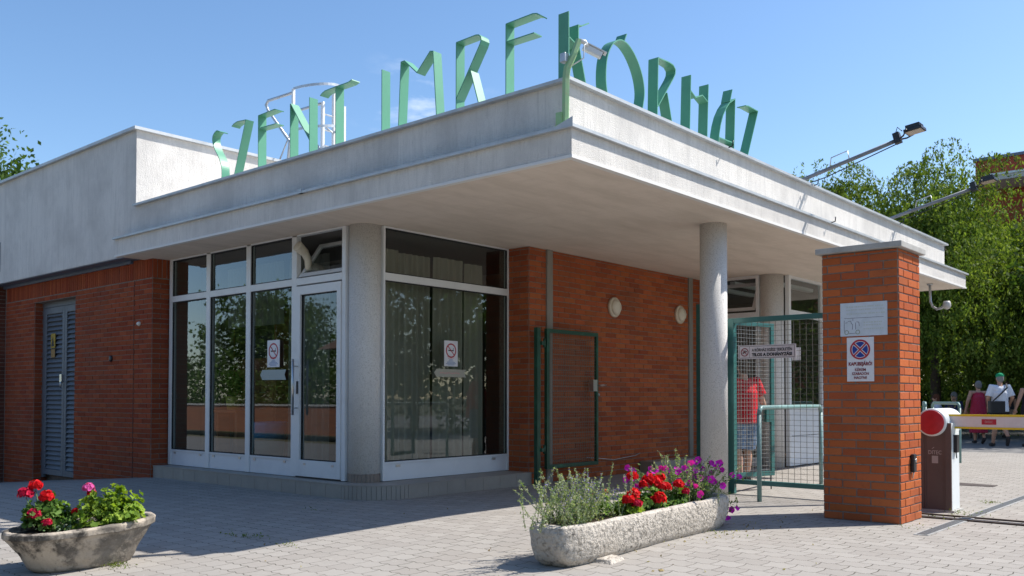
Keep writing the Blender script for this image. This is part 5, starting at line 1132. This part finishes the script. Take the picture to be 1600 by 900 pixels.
# ================================================================== TREES
def tree(label, base, h, cr, nl, seed, name='tree', droop=0.0, cols=None, leafsize=0.12, trunk_r=0.16, flat=1.0, crown_z=0.62, nb=16, strands=0, group=None, low=0.15):
    r_ = np.random.default_rng(seed); base = Vector(base); t = thing(name, label, 'tree', tuple(base), group); T = MB()
    top = base+Vector((r_.normal()*0.2, r_.normal()*0.2, h*0.86)); mid = base.lerp(top, 0.5)+Vector((r_.normal()*0.15, r_.normal()*0.15, 0))
    T.tube([base-Vector((0,0,0.2)), base.lerp(mid,0.5), mid, mid.lerp(top,0.6), top], [trunk_r*1.15, trunk_r*0.9, trunk_r*0.65, trunk_r*0.35, trunk_r*0.08], 9)
    T.build('trunk', bark, t); Lm = MB(); clusters = []
    for i in range(nb):
        s_ = low+(0.95-low)*((i+0.5)/nb); p0 = base.lerp(mid, s_*2) if s_ < 0.5 else mid.lerp(top, s_*2-1)
        a = i*2.4+r_.normal()*0.4; env = math.sin(math.pi*min(1, max(0.05, (s_-low+0.12)/(1.06-low)))**0.8); L_ = cr*(0.35+0.75*env)*r_.uniform(0.75, 1.12)
        d = Vector((math.cos(a), math.sin(a), r_.uniform(0.15, 0.75)*(1.2-s_))); p1 = p0+d*L_*0.55; p2 = p0+d*L_+Vector((0,0,-droop*0.25*L_+r_.normal()*0.2))
        Lm.tube([p0, p1, p2], [trunk_r*0.32*(1.15-s_), trunk_r*0.18, 0.012], 6)
        for q in np.linspace(0.35, 1.05, 7): c = p0.lerp(p1, q*1.8) if q < 0.55 else p1.lerp(p2, (q-0.55)/0.45); clusters.append((c+Vector(r_.normal(size=3))*0.28*cr*0.45, 0.5+0.35*(q < 0.8)))
    Lm.build('limbs', bark, t)
    for i in range(5): clusters.append((top+Vector((r_.normal()*0.3, r_.normal()*0.3, r_.uniform(-0.4,0.5)))*1.0, 0.5))
    P_ = []; per = nl/len(clusters); C_ = []
    cols = cols or [(0.05,0.10,0.02),(0.075,0.14,0.03),(0.04,0.085,0.018)]
    for (c, w) in clusters:
        sub = max(2, int(3.5*r_.uniform(0.6,1.3)))
        tone = r_.uniform(0.72, 1.25)
        for k in range(sub):
            cc2 = np.array(c)+r_.normal(size=3)*np.array([.42,.42,.30])*cr*0.30
            m_ = max(4, int(per/sub)); rad = cr*0.10*r_.uniform(0.7,1.4)
            if droop > 0 and strands:
                dr_ = cr*r_.uniform(0.13,0.24); L_ = droop*r_.uniform(0.45,1.15); ns_ = 26
                an_ = r_.uniform(0,2*math.pi,ns_); rr_ = dr_*np.sqrt(r_.uniform(0.05,1,ns_)); top_ = np.sqrt(np.maximum(0,1-(rr_/dr_)**2))*dr_*0.75
                sx_ = np.cos(an_)*rr_; sy_ = np.sin(an_)*rr_; ln_ = L_*r_.uniform(0.5,1.2,ns_)*(0.45+0.55*rr_/dr_)
                idx = r_.integers(0,ns_,m_); s2 = r_.uniform(0,1,m_)**1.25; fl_ = 1+0.22*np.sqrt(s2)
                q = cc2+np.stack([sx_[idx]*fl_+r_.normal(size=m_)*0.035, sy_[idx]*fl_+r_.normal(size=m_)*0.035, top_[idx]-s2*ln_[idx]],1)
            else: q = cc2+r_.normal(size=(m_,3))*np.array([rad,rad,rad*0.7])
            P_.append(q); C_.append(np.array(cols)[r_.integers(0,len(cols),m_)]*tone*r_.uniform(0.8,1.2,m_)[:,None])
    P_ = np.concatenate(P_); C_ = np.concatenate(C_); n = len(P_)
    d = r_.normal(size=(n,3)); d[:,2] -= (1.6 if droop > 0 else 0.3); d /= np.linalg.norm(d,axis=1)[:,None]; q = r_.normal(size=(n,3)); s_ = np.cross(d,q); s_ /= np.linalg.norm(s_,axis=1)[:,None]+1e-9
    L_ = leafsize*r_.uniform(0.6,1.35,n)[:,None]; W_ = L_*(0.42 if droop > 0 else 0.62)
    V = np.stack([P_-d*L_*0.5, P_+s_*W_*0.5, P_+d*L_*0.5, P_-s_*W_*0.5],1).reshape(-1,3)
    np_mesh('crown', V, np.arange(4*n).reshape(n,4), leafm, t, None, C_)
    return t
def camp(px, D, z=0.0):   # a place in the world, metres right/forward of where the photographer stood (plan only)
    c = (px-800)/1408.1; p = Vector((CAM.x, CAM.y, 0))+CAMR*(c*D)+CAMF*D; return (p.x, p.y, z)
W1 = [(0.115,0.175,0.028),(0.15,0.22,0.038),(0.085,0.14,0.024),(0.19,0.25,0.055)]
W2 = [(0.05,0.095,0.02),(0.07,0.13,0.025),(0.10,0.16,0.035)]
TREES = [
 ('birch', 'light green birch with drooping twigs rising just right of the floodlights', (23.8,6.9,0), 9.3, 2.9, 80000, 51, dict(droop=0.9, strands=6, leafsize=0.11, cols=W1, nb=24, low=0.28)),
 ('weeping_willow', 'broad weeping willow in the middle of the trees behind the brick pillar', (24.2,3.9,0), 9.1, 3.3, 120000, 52, dict(droop=1.5, strands=6, leafsize=0.11, cols=W1, nb=30, low=0.3)),
 ('weeping_willow', 'taller weeping tree at the right edge in front of the red brick building', (26.5,1.2,0), 7.5, 3.4, 110000, 53, dict(droop=1.5, strands=6, leafsize=0.115, cols=W1, nb=30, low=0.12)),
 ('tree', 'dark bushy tree filling the gap behind the two willows', (33.0,7.0,0), 9.0, 4.2, 30000, 54, dict(leafsize=0.2, cols=W2, nb=24, low=0.08)),
 ('tree', 'dark bushy tree behind the strollers at the far right', (36.0,1.5,0), 9.0, 4.5, 30000, 55, dict(leafsize=0.2, cols=W2, nb=24, low=0.08)),
 ('tree', 'dark leafy tree whose branch tips show above the grey block at the left edge', (3.0,24.8,-0.4), 10.6, 3.0, 20000, 56, dict(leafsize=0.17, cols=[(0.05,0.10,0.025),(0.08,0.14,0.03)], nb=20)),
 ('tree', 'distant tree of which only the tip shows above the roof edge below the E', (22.1,20.6,0), 14.6, 2.2, 12000, 57, dict(leafsize=0.18, cols=[(0.10,0.13,0.03),(0.13,0.15,0.05)], nb=18)),
 ('tree', 'wide leafy tree beyond the right edge, its lower boughs behind the strollers', (24.5,-3.2,0), 9.5, 3.6, 26000, 58, dict(leafsize=0.18, cols=W2, nb=22, low=0.1)),
]
for (nm, lb_, bs, h_, cr_, nl_, sd2, kw) in TREES: tree(lb_, bs, h_, cr_, nl_, sd2, name=nm, **kw)
# clipped and wild shrubs below the trees
def shrub(label, c, rx, ry, h, n, seed, cols=W2, name='shrub', group='shrubs under the trees'):
    r_ = np.random.default_rng(seed); t = thing(name, label, 'shrub', tuple(c), group); K = 26; cs = np.stack([r_.uniform(-1,1,K)*rx, r_.uniform(-1,1,K)*ry, r_.uniform(0.15,0.85,K)*h],1)
    idx = r_.integers(0,K,n); P_ = np.array(c)+cs[idx]+r_.normal(size=(n,3))*0.24*np.array([1,1,.8]); P_[:,2] = np.maximum(P_[:,2], c[2]+0.02)
    leaves('foliage', t, P_, 0.13, cols, seed)
    S = MB()
    for k in range(0, K, 3): S.tube([Vector(c)+Vector((cs[k][0]*0.5, cs[k][1]*0.5, 0)), Vector(c)+Vector(cs[k])], [0.03, 0.008], 5)
    S.build('stems', bark, t)
for i, (x, y, rx, ry, h, l) in enumerate(((31,8.5,2,1.2,2.0,'dense dark shrub below the birch'),(32,5.6,2.4,1.2,2.2,'dense dark shrub behind the seated pair'),(34,3.0,2.4,1.2,2.0,'dark shrub behind the woman in the red dress'),(34,-0.5,2.2,1.4,1.2,'dark shrub behind the man with the green cap'),(29,-4,2.4,1.6,2.0,'shrub at the far right edge of the yard'),(31,9,2.5,1.5,2.4,'shrub behind the second glazed bay'))):
    shrub(l, (x, y, 0), rx, ry, h, 6500, 90+i)

# red brick hospital block far right
redw = mat('far_red_brick', (0.34, 0.07, 0.045), 0.85, 0.15, noise=[((0.01,0.01,26), (0.24,0.06,0.035), 0.45, 0.6),(0.5,(0.26,0.065,0.035),0.4,0.7)])
t = thing('brick_block', 'tall red brick hospital block rising behind the trees at the right', 'building', (46, 0, 0))
mb = MB(); mb.box(46, 60, -14, 8.0, 0, 13.75); mb.build('main_wall', redw, t)
mb = MB(); mb.box(43.2, 46, -14, 4.2, 0, 11.0); mb.build('front_wing', redw, t)
mb = MB(); mb.box(45.9, 60.1, -14.1, 8.1, 13.75, 13.9); mb.box(43.1, 45.98, -14.1, 4.3, 11.0, 11.15); mb.build('roof_coping', flash_m, t)
mb = MB(); mb.box(43.6, 46, 4.8, 7.0, 12.1, 12.35); mb.build('balcony_slab', mat('grey_slab',(0.5,0.47,0.45),0.8), t)
mb = MB(); mb.box(43.55, 43.6, 4.8, 7.0, 12.35, 12.45); mb.build('balcony_edge', greyw, t)
for z in (2, 5.2, 8.4):
    for y in (-8.5, -5.5, -2.5, 0.3):
        f = MB(); f.box(43.12, 43.2, y, y+1.5, z, z+1.7); fo = f.build('window', white_al, t); g_ = MB(); g_.box(43.1, 43.118, y+0.1, y+1.4, z+0.1, z+1.6); g_.build('pane', black_m, fo)

# ================================================================== ACROSS THE STREET (seen mirrored in the shop window)
t = thing('garden_wall', 'low brick garden wall across the street, mirrored in the shop window', 'wall', (-18, 10, -0.5))
mb = MB(); mb.box(-18.3, -18, -6, 45, -0.6, 0.75); mb.build('brickwork', mat('mirror_brick',(0.20,0.10,0.065),0.85,noise=((0.5,0.5,14),(0.27,0.11,0.06),0.4,0.6)), t)
mb = MB(); mb.box(-18.36, -17.94, -6, 45, 0.75, 0.83); mb.build('wall_cap', concrete, t)
t = thing('gabled_house', 'pale gabled house across the street, mirrored in the glass door', 'house', (-27, 16, -0.5))
hm = mat('cream_render', (0.62,0.56,0.40), 0.9, noise=(2,(0.55,0.49,0.35),0.4,0.7))
mb = MB(); mb.box(-34, -25, 10, 19, -0.6, 5.2); mb.add([(-34,10,5.2),(-25,10,5.2),(-25,19,5.2),(-34,19,5.2),(-29.5,10,8.8),(-29.5,19,8.8)],[(0,1,4),(3,5,2),(0,4,5,3),(1,2,5,4),(0,3,2,1)]); mb.build('wall', hm, t)
mb = MB(); 
for s_ in (-1, 1):
    e = -29.5+s_*5.1; mb.hexa([(-29.5,9.6,8.86),(e,9.6,4.86),(e,19.4,4.86),(-29.5,19.4,8.86),(-29.5,9.6,9.02),(e,9.6,5.02),(e,19.4,5.02),(-29.5,19.4,9.02)])
mb.build('roof', mat('grey_roof',(0.16,0.155,0.15),0.8), t)
for y in (11.5, 15.5):
    for z in (0.6, 3.2):
        f = MB(); f.box(-25, -24.94, y, y+1.3, z, z+1.5); fo = f.build('window', white_al, t); g_ = MB(); g_.box(-24.935, -24.92, y+0.1, y+1.2, z+0.1, z+1.4); g_.build('pane', black_m, fo)
t = thing('roadside_house', 'house with a dark tent roof across the street, mirrored left of the glass door', 'house', (-27, 34, -0.5))
mb = MB(); mb.box(-36, -26, 27, 38, -0.6, 4.0); mb.build('wall', mat('brown_render',(0.20,0.15,0.11),0.9), t)
mb = MB(); mb.add([(-37,26,4.0),(-25,26,4.0),(-25,39,4.0),(-37,39,4.0),(-31,32.5,8.5)],[(0,1,4),(1,2,4),(2,3,4),(3,0,4),(3,2,1,0)]); mb.build('roof', mat('brown_roof',(0.15,0.10,0.08),0.8), t)
for i, (x, y, h_, c_, l) in enumerate(((-21,7.5,7.5,2.6,'street tree nearest the camera across the road, mirrored'),(-23,23,6.5,2.6,'street tree between the two houses across the road, mirrored'),(-21,13.5,4.2,1.4,'small young tree in front of the cream house, mirrored'),(-23,42,9,3.4,'street tree far down the road, mirrored'),(-20,1,11,4.0,'unseen tree added behind the photographer to block sky light'),(-19,-10,13,4.8,'broad unseen tree, added to block sky light, behind the photographer on the left'),(-40,30,9,5,'far tree on the skyline beyond the houses, mirrored'),(-42,44,10,5,'farther tree on the skyline beyond the houses, mirrored'),(-40,60,10,5,'farthest skyline tree down the road, mirrored'),(-38,18,9,5,'skyline tree behind the cream house, mirrored'),(-12,-16,12,4.2,'unseen roadside tree behind the photographer, added to block sky light'),(-16,-4,13,4.6,'tall unseen tree right behind the photographer, added to block sky light'))):  # those behind the photographer are unseen, added to cut sky light in the shade
    tree(l, (x, y, -0.5), h_, c_, 9000, 120+i, leafsize=0.26, cols=W2, nb=16, group='trees across the street, some added and unseen')
for i, (x, y, h_, c_, l) in enumerate(((16,-12,7.5,3.0,'yard tree mirrored in the large window under the canopy'),(24,-12,8,3.2,'second yard tree mirrored in the large window'),(33,-14,9,3.6,'far yard tree mirrored in the large window'))):
    tree(l, (x, y, 0), h_, c_, 12000, 140+i, leafsize=0.24, cols=W2, nb=18, group='trees in the hospital yard', low=0.1)
hp_ = rng.uniform(size=(34000,3))*np.array([1.0,56,3.0])+np.array([-19.6,-8,-0.4]); o = leaves('hedge', None, hp_, 0.2, W2, 150); tag(o, 'long green hedge behind the low garden wall across the street', 'hedge')
hp_ = rng.uniform(size=(9000,3))*np.array([34,1.0,1.6])+np.array([14,-9.0,0.0]); o = leaves('hedge', None, hp_, 0.2, W2, 151); tag(o, 'green hedge along the far side of the drive, mirrored in the large window', 'hedge')

# ================================================================== PEOPLE
skin = mat('skin', (0.50, 0.28, 0.19), 0.6, 0.3); 
def blob_mesh(name, tubes, balls, m, parent, voxel, M, smooth=3):
    mb = MB()
    for pts_, rs in tubes: mb.tube([M@Vector(p) for p in pts_], [r*SC for r in rs], 12, cap=True)
    for (c, r3) in balls:
        c = Vector(c); nlat, nlon = 10, 14; V = []; F = []
        for i in range(nlat+1):
            th = math.pi*i/nlat
            for k in range(nlon): ph = 2*math.pi*k/nlon; V.append(M@(c+Vector((r3[0]*math.sin(th)*math.cos(ph), r3[1]*math.sin(th)*math.sin(ph), r3[2]*math.cos(th)))))
        for i in range(nlat):
            for k in range(nlon): a = i*nlon+k; b = i*nlon+(k+1) % nlon; F.append((a, b, b+nlon, a+nlon))
        mb.add(V, F)
    o = mb.build(name, m, parent)
    md = o.modifiers.new('r', 'REMESH'); md.mode = 'VOXEL'; md.voxel_size = voxel
    ms = o.modifiers.new('s', 'SMOOTH'); ms.iterations = smooth; ms.factor = 0.5
    dg = bpy.context.evaluated_depsgraph_get(); me = bpy.data.meshes.new_from_object(o.evaluated_get(dg)); o.modifiers.clear()
    me.polygons.foreach_set('use_smooth', np.ones(len(me.polygons), dtype=bool)); o.data = me
    if not me.materials: me.materials.append(m)
    return o
SC = 1.0
def hand_tubes(w, d, side):
    """palm and five fingers below the wrist w, pointing along d"""
    w = Vector(w); d = Vector(d).normalized(); a = d.cross(Vector((0.2,1,0.1))).normalized(); n_ = d.cross(a); T = []
    T.append(([w, w+d*0.022, w+d*0.048], [0.016, 0.022, 0.02]))
    for k in range(4): s_ = w+d*0.045+a*(k-1.5)*0.0105; L_ = (0.034, 0.041, 0.038, 0.029)[k]; T.append(([s_, s_+d*L_*0.5+n_*0.003, s_+d*L_+n_*0.012], [0.0062, 0.0058, 0.0048]))
    s_ = w+d*0.015+a*0.018*side; T.append(([s_, s_+d*0.018+a*0.012*side, s_+d*0.036+a*0.013*side+n_*0.006], [0.008, 0.007, 0.0055]))
    return T
def person(label, loc, yaw, H, pose, clothes, hair, extras=None, category='person', voxel=0.009, female=False):
    """proportions are in body heights; x right, y ahead, z up"""
    global SC
    SC = H; M = Matrix.Translation(Vector(loc)) @ Matrix.Rotation(yaw, 4, 'Z') @ Matrix.Scale(H, 4)
    t = thing('person', label, category, tuple(loc))
    J = dict(pel=(0,0,.53), wai=(0,.005,.61), che=(0,0,.73), nec=(0,-.005,.83), hea=(0,.012,.925), shL=(-.105,0,.805), shR=(.105,0,.805), elL=(-.135,-.01,.64), elR=(.135,-.01,.64), wrL=(-.14,.03,.50), wrR=(.14,.03,.50),
       hiL=(-.052,0,.50), hiR=(.052,0,.50), knL=(-.055,.01,.275), knR=(.055,.01,.275), anL=(-.055,-.01,.045), anR=(.055,-.01,.045)); J.update(pose); J = {k: Vector(v) for k, v in J.items()}
    tubes = [([J['pel']-Vector((0,0,.02)), J['pel'], J['wai'], J['che'], J['nec']-Vector((0,0,.03)), J['nec'], J['hea']-Vector((0,0,.03))], [.075,.088,.072,.088,.055,.033,.032])]
    for s_, sg in (('L',-1),('R',1)):
        tubes.append(([J['che']+Vector((0,0,.06)), J['sh'+s_], J['el'+s_], J['wr'+s_]], [.04,.036,.026,.017])); tubes += hand_tubes(J['wr'+s_], J['wr'+s_]-J['el'+s_]+Vector((0,.02,-.02)), -sg)
        kn, an = J['kn'+s_], J['an'+s_]; cal = kn.lerp(an, .3)+Vector((0,-.01,0))
        tubes.append(([J['pel']+Vector((sg*.03,0,-.01)), J['hi'+s_], J['hi'+s_].lerp(kn,.5), kn, cal, an], [.06,.058,.048,.034,.034,.021]))
        ft = Vector(extras.get('foot'+s_, (0,1,0))) if extras else Vector((0,1,0)); ft.normalize(); hl = an+Vector((0,0,-.022))-ft*.018; tubes.append(([hl, hl+ft*.05+Vector((0,0,-.002)), hl+ft*.115+Vector((0,0,-.008))], [.021,.022,.014]))
    hc = J['hea']; balls = [(hc, (.043,.052,.065)), (hc+Vector((0,.012,-.028)), (.034,.040,.040)), (hc+Vector((0,.055,-.008)), (.008,.013,.014)), (hc+Vector((-.044,.0,-.008)), (.008,.012,.018)), (hc+Vector((.044,.0,-.008)), (.008,.012,.018)),
      (hc+Vector((0,.047,-.036)), (.016,.008,.005))]
    if not female: balls.append((J['che']+Vector((0,0,.045)), (.105,.06,.06)))
    else: balls.append((J['che']+Vector((0,.03,.0)), (.08,.06,.05)))
    body = blob_mesh('body', tubes, balls, skin, t, voxel*H/1.7, M)
    eye = MB()
    for sx in (-.017, .017):
        c = M@(hc+Vector((sx,.0505,.006))); eye.lathe(c, (M.to_3x3()@Vector((0,1,0))), [(.0065*H,-.002*H),(.005*H,.002*H),(0,.003*H)], 8)
    eye.build('eyes', black_s, t)
    for nm, m, tb_, bl_ in clothes(J): blob_mesh(nm, tb_, bl_, m, t, voxel*H/1.7, M, 2)
    if hair: nm, m, tb_, bl_ = hair(J); blob_mesh(nm, tb_, bl_, m, t, voxel*H/1.7, M, 2)
    return t, M, J
def shirt(m, J, loose=.012, sleeve=0.75, hem=.50, name='shirt'):
    L = lambda a, b, k: J[a].lerp(J[b], k)
    tb = [([Vector((J['pel'].x, J['pel'].y, hem)), J['wai'], J['che'], J['nec']-Vector((0,0,.04)), J['nec']-Vector((0,0,.012))], [.098+loose,.090+loose,.088+loose,.055+loose,.040])]
    for s_ in 'LR': tb.append(([J['che']+Vector((0,0,.055)), J['sh'+s_]+Vector((0,0,.004)), L('sh'+s_,'el'+s_,sleeve)], [.040+loose*.5,.036+loose*.7,.031+loose]))
    return (name, m, tb, [(J['che']+Vector((0,0,.04)), (.100+loose,.062+loose,.060))])
def trousers(m, J, k=0.8, loose=.012, name='shorts', full=False):
    tb = [([J['pel']+Vector((0,0,.05)), J['pel']+Vector((0,0,-.02))], [.088+loose,.085+loose])]
    for s_, sg in (('L',-1),('R',1)):
        pts_ = [J['pel']+Vector((sg*.035,0,.01)), J['hi'+s_], J['hi'+s_].lerp(J['kn'+s_], .5), J['hi'+s_].lerp(J['kn'+s_], min(1,k))]; rs = [.066+loose,.064+loose,.056+loose,.05+loose]
        if full: pts_ += [J['kn'+s_].lerp(J['an'+s_], .9)]; rs[-1] = .042+loose; rs += [.034+loose]
        tb.append((pts_, rs))
    return (name, m, tb, [])
def shoes(m, J, ex=None):
    tb = []
    for s_ in 'LR':
        ft = Vector((ex or {}).get('foot'+s_, (0,1,0))).normalized(); hl = J['an'+s_]+Vector((0,0,-.022))-ft*.02; tb.append(([hl+Vector((0,0,.004)), hl+ft*.05, hl+ft*.125+Vector((0,0,-.006))], [.028,.028,.02]))
    return ('shoes', m, tb, [])
def cap_hair(m, J, k=1.0, name='hair', low=0.0): h = J['hea']; return (name, m, [], [(h+Vector((0,-.008,.014)), (.049*k,.055*k,.062*k)), (h+Vector((0,-.026,-.012-low)), (.044*k,.034*k,.045+low))])
away = math.atan2(CAMF.y, CAMF.x)-math.pi/2
cl = lambda n, c, **k: mat(n, c, 0.85, 0.15, **k)
# man with green cap, walking away, right foot pushed off
exM = dict(footL=(0,1,0), footR=(0,0.35,-1))
pm = dict(knR=(.045,.055,.30), anR=(.05,-.13,.14), knL=(-.05,.05,.275), anL=(-.06,.09,.045), elL=(-.15,.0,.66), wrL=(-.125,.055,.55), elR=(.15,-.03,.66), wrR=(.155,.07,.575), hea=(.01,.02,.925))
wshirt = cl('white_shirt', (0.72,0.74,0.80), noise=(9,(0.62,0.65,0.74),0.5,0.75)); blk = cl('dark_shorts', (0.03,0.028,0.03)); bootm = cl('dark_shoe', (0.05,0.045,0.045))
mx_, my_, _ = camp(1562, 21.6)
exM_f = exM
t, M, J = person('man in white shirt and green cap walking away with a black shoulder bag', (mx_, my_, 0.0), away-0.12, 1.76, pm,
   lambda J: [trousers(blk, J, 0.95), shirt(wshirt, J, .016, 0.85, .47), shoes(bootm, J, exM_f)], lambda J: cap_hair(cl('grey_hair',(0.25,0.24,0.23)), J, 0.98), exM)
hc = J['hea']; SC = 1.76
blob_mesh('cap', [([hc+Vector((0,.03,.03)), hc+Vector((0,.085,.02))], [.03,.018])], [(hc+Vector((0,-.002,.036)), (.053,.060,.042))], cl('green_cap',(0.02,0.30,0.13)), t, 0.01, M)
bag = thing('shoulder_bag', 'black shoulder bag hanging at the left hip of the man with the green cap', 'bag', tuple(M@Vector((-.12,-.06,.52))))
mb = MB(); cb = M@Vector((-.085,-.105,.535)); ax_ = M.to_3x3()@Vector((1,0.25,0)); mb.obox(cb, ax_, Vector((0,0,1)).cross(ax_), (0,0,1), 0.19, 0.06, 0.145); mb.build('pouch', black_m, bag, bevel=0.02)
mb = MB(); mb.strip([M@Vector(p) for p in ((-.14,-.085,.60),(-.03,-.125,.72),(.055,-.10,.80),(.075,-.03,.855),(.06,.06,.82))], 0.03, (M.to_3x3()@Vector((0,-.004,0))), 'y'); mb.build('strap', black_s, bag)
# woman in red dress
exW = dict(footR=(0,.8,-.5), footL=(0,1,0))
pw = dict(knR=(.05,.02,.28), anR=(.055,-.09,.085), knL=(-.045,.03,.275), anL=(-.05,.0,.045), elL=(-.16,-.02,.665), wrL=(-.175,.03,.52), elR=(.13,.02,.66), wrR=(.16,.07,.56), hea=(.01,.015,.915), nec=(0,.0,.825))
dress_m = cl('red_dress', (0.42,0.03,0.06), noise=(26,(0.30,0.06,0.13),0.5,0.7))
def dress(J):
    tb = [([Vector((.0,.0,.165)), Vector((0,0,.26)), Vector((0,0,.38)), Vector((0,0,.50)), Vector((0,.0,.62)), J['che'], J['nec']-Vector((0,0,.04))], [.138,.136,.132,.122,.108,.100,.058])]
    return [('dress', dress_m, tb, [(J['che']+Vector((0,0,.04)), (.095,.065,.052))]), shoes(bootm, J, exW)]
wx_, wy_, _ = camp(1528, 23.2)
person('grey haired woman in a sleeveless red dress walking beside the man with the cap', (wx_, wy_, 0.0), away-0.15, 1.62, pw, dress, lambda J: cap_hair(cl('ash_hair',(0.20,0.19,0.185)), J, 1.05), exW, female=True)
# third walker ahead, mostly hidden, and one at the right edge
px_, py_, _ = camp(1573, 26)
person('person in dark clothes walking ahead, mostly hidden behind the man with the cap', (px_, py_, 0.0), away+0.05, 1.66, dict(knR=(.05,.08,.28), anR=(.05,.11,.05), anL=(-.05,-.10,.09)),
   lambda J: [trousers(cl('tan_shorts',(0.30,0.22,0.17)), J, 0.7), shirt(cl('black_top',(0.03,0.03,0.035)), J, .012), shoes(bootm, J)], lambda J: cap_hair(cl('brown_hair',(0.08,0.05,0.035)), J))
px_, py_, _ = camp(1609, 21.5)
person('person in a dark sleeveless dress cut off by the right edge of the picture', (px_, py_, 0.0), away, 1.68, dict(elL=(-.17,-.02,.66), wrL=(-.20,.01,.53)),
   lambda J: [('dress', cl('dark_dress',(0.035,0.03,0.04)), [([Vector((0,0,.36)), Vector((0,0,.52)), J['wai'], J['che'], J['nec']-Vector((0,0,.04))], [.125,.12,.10,.10,.06])], []), shoes(bootm, J)], lambda J: cap_hair(MATS['brown_hair'], J, 1.05, low=.02), female=True)
# seated pair and their bench
def seated(label, px, D, hairm, topm, botm, yaw, H, arm):
    x, y, _ = camp(px, D); off = 0.0
    P_ = {}; base = dict(pel=(0,0,.30), wai=(0,.0,.38), che=(0,.02,.50), nec=(0,.02,.60), hea=(0,.04,.695), shL=(-.105,.02,.575), shR=(.105,.02,.575), elL=(-.13,.06,.43), elR=(.13,.06,.43), wrL=(-.08,.17,.38), wrR=(.08,.17,.38), hiL=(-.052,.03,.28), hiR=(.052,.03,.28), knL=(-.06,.25,.275), knR=(.06,.25,.275), anL=(-.06,.26,.045), anR=(.06,.26,.045)); base.update(arm)
    person(label, (x, y, 0.0), yaw, H, base, lambda J: [shirt(topm, J, .012, 0.7, .285), trousers(botm, J, 1.0, full=True), shoes(bootm, J)], (lambda J: cap_hair(hairm, J, 1.08, low=.02)) , female=True, voxel=0.012)
    return x, y
x1, y1 = seated('seated person with brown hair and a pale top on the far bench', 1466, 26, cl('chestnut_hair',(0.13,0.05,0.03)), cl('pale_top',(0.6,0.62,0.72)), cl('pale_trousers',(0.35,0.33,0.33)), away+1.3, 1.66, {})
x2, y2 = seated('seated person with grey hair and a dark blue top on the far bench', 1492, 26.3, MATS['ash_hair'], cl('navy_top',(0.03,0.04,0.09)), cl('navy_trousers',(0.03,0.035,0.06)), away+2.2, 1.74, {})
t = thing('park_bench', 'wooden bench under the trees with two people seated on it', 'bench', camp(1479, 26.2))
bc = Vector(camp(1479, 26.2)); bx = CAMR
mb = MB(); 
for k in range(4): mb.obox(bc+CAMF*(-0.2+k*0.13)+Vector((0,0,0.43)), CAMR, CAMF, (0,0,1), 0.95, 0.055, 0.018)
mb.build('seat', wood, t)
mb = MB()
for k in range(3): mb.obox(bc+CAMF*(0.26+k*0.03)+Vector((0,0,0.56+k*0.13)), CAMR, CAMF, (0,0,1), 0.95, 0.015, 0.05)
mb.build('backrest', wood, t)
for s_ in (-0.8, 0.8):
    for f_ in (-0.2, 0.22): mb = MB(); mb.obox(bc+CAMR*s_+CAMF*f_+Vector((0,0,0.2)), CAMR, CAMF, (0,0,1), 0.025, 0.025, 0.21); mb.build('leg', black_mt, t)
# person in red T-shirt behind the wire gate, seen from behind, right arm out
rx_, ry_, _ = camp(1162, 12.6)
redt = cl('red_tshirt', (0.50,0.015,0.025), noise=(10,(0.38,0.01,0.02),0.5,0.75)); jean = cl('denim', (0.12,0.19,0.30), noise=(18,(0.30,0.36,0.44),0.5,0.65))
pr_ = dict(elR=(.16,.0,.66), wrR=(.235,.05,.555), elL=(-.14,.02,.66), wrL=(-.10,.12,.58), knR=(.05,.04,.275), anR=(.045,.03,.045), anL=(-.045,-.02,.045))
t, M, J = person('person in a red T-shirt and denim shorts behind the wire gate leaf', (rx_, ry_, -0.03), away+0.25, 1.74, pr_,
   lambda J: [trousers(jean, J, 1.0, .018), shirt(redt, J, .022, 0.72, .475), shoes(bootm, J)], lambda J: cap_hair(MATS['brown_hair'], J))
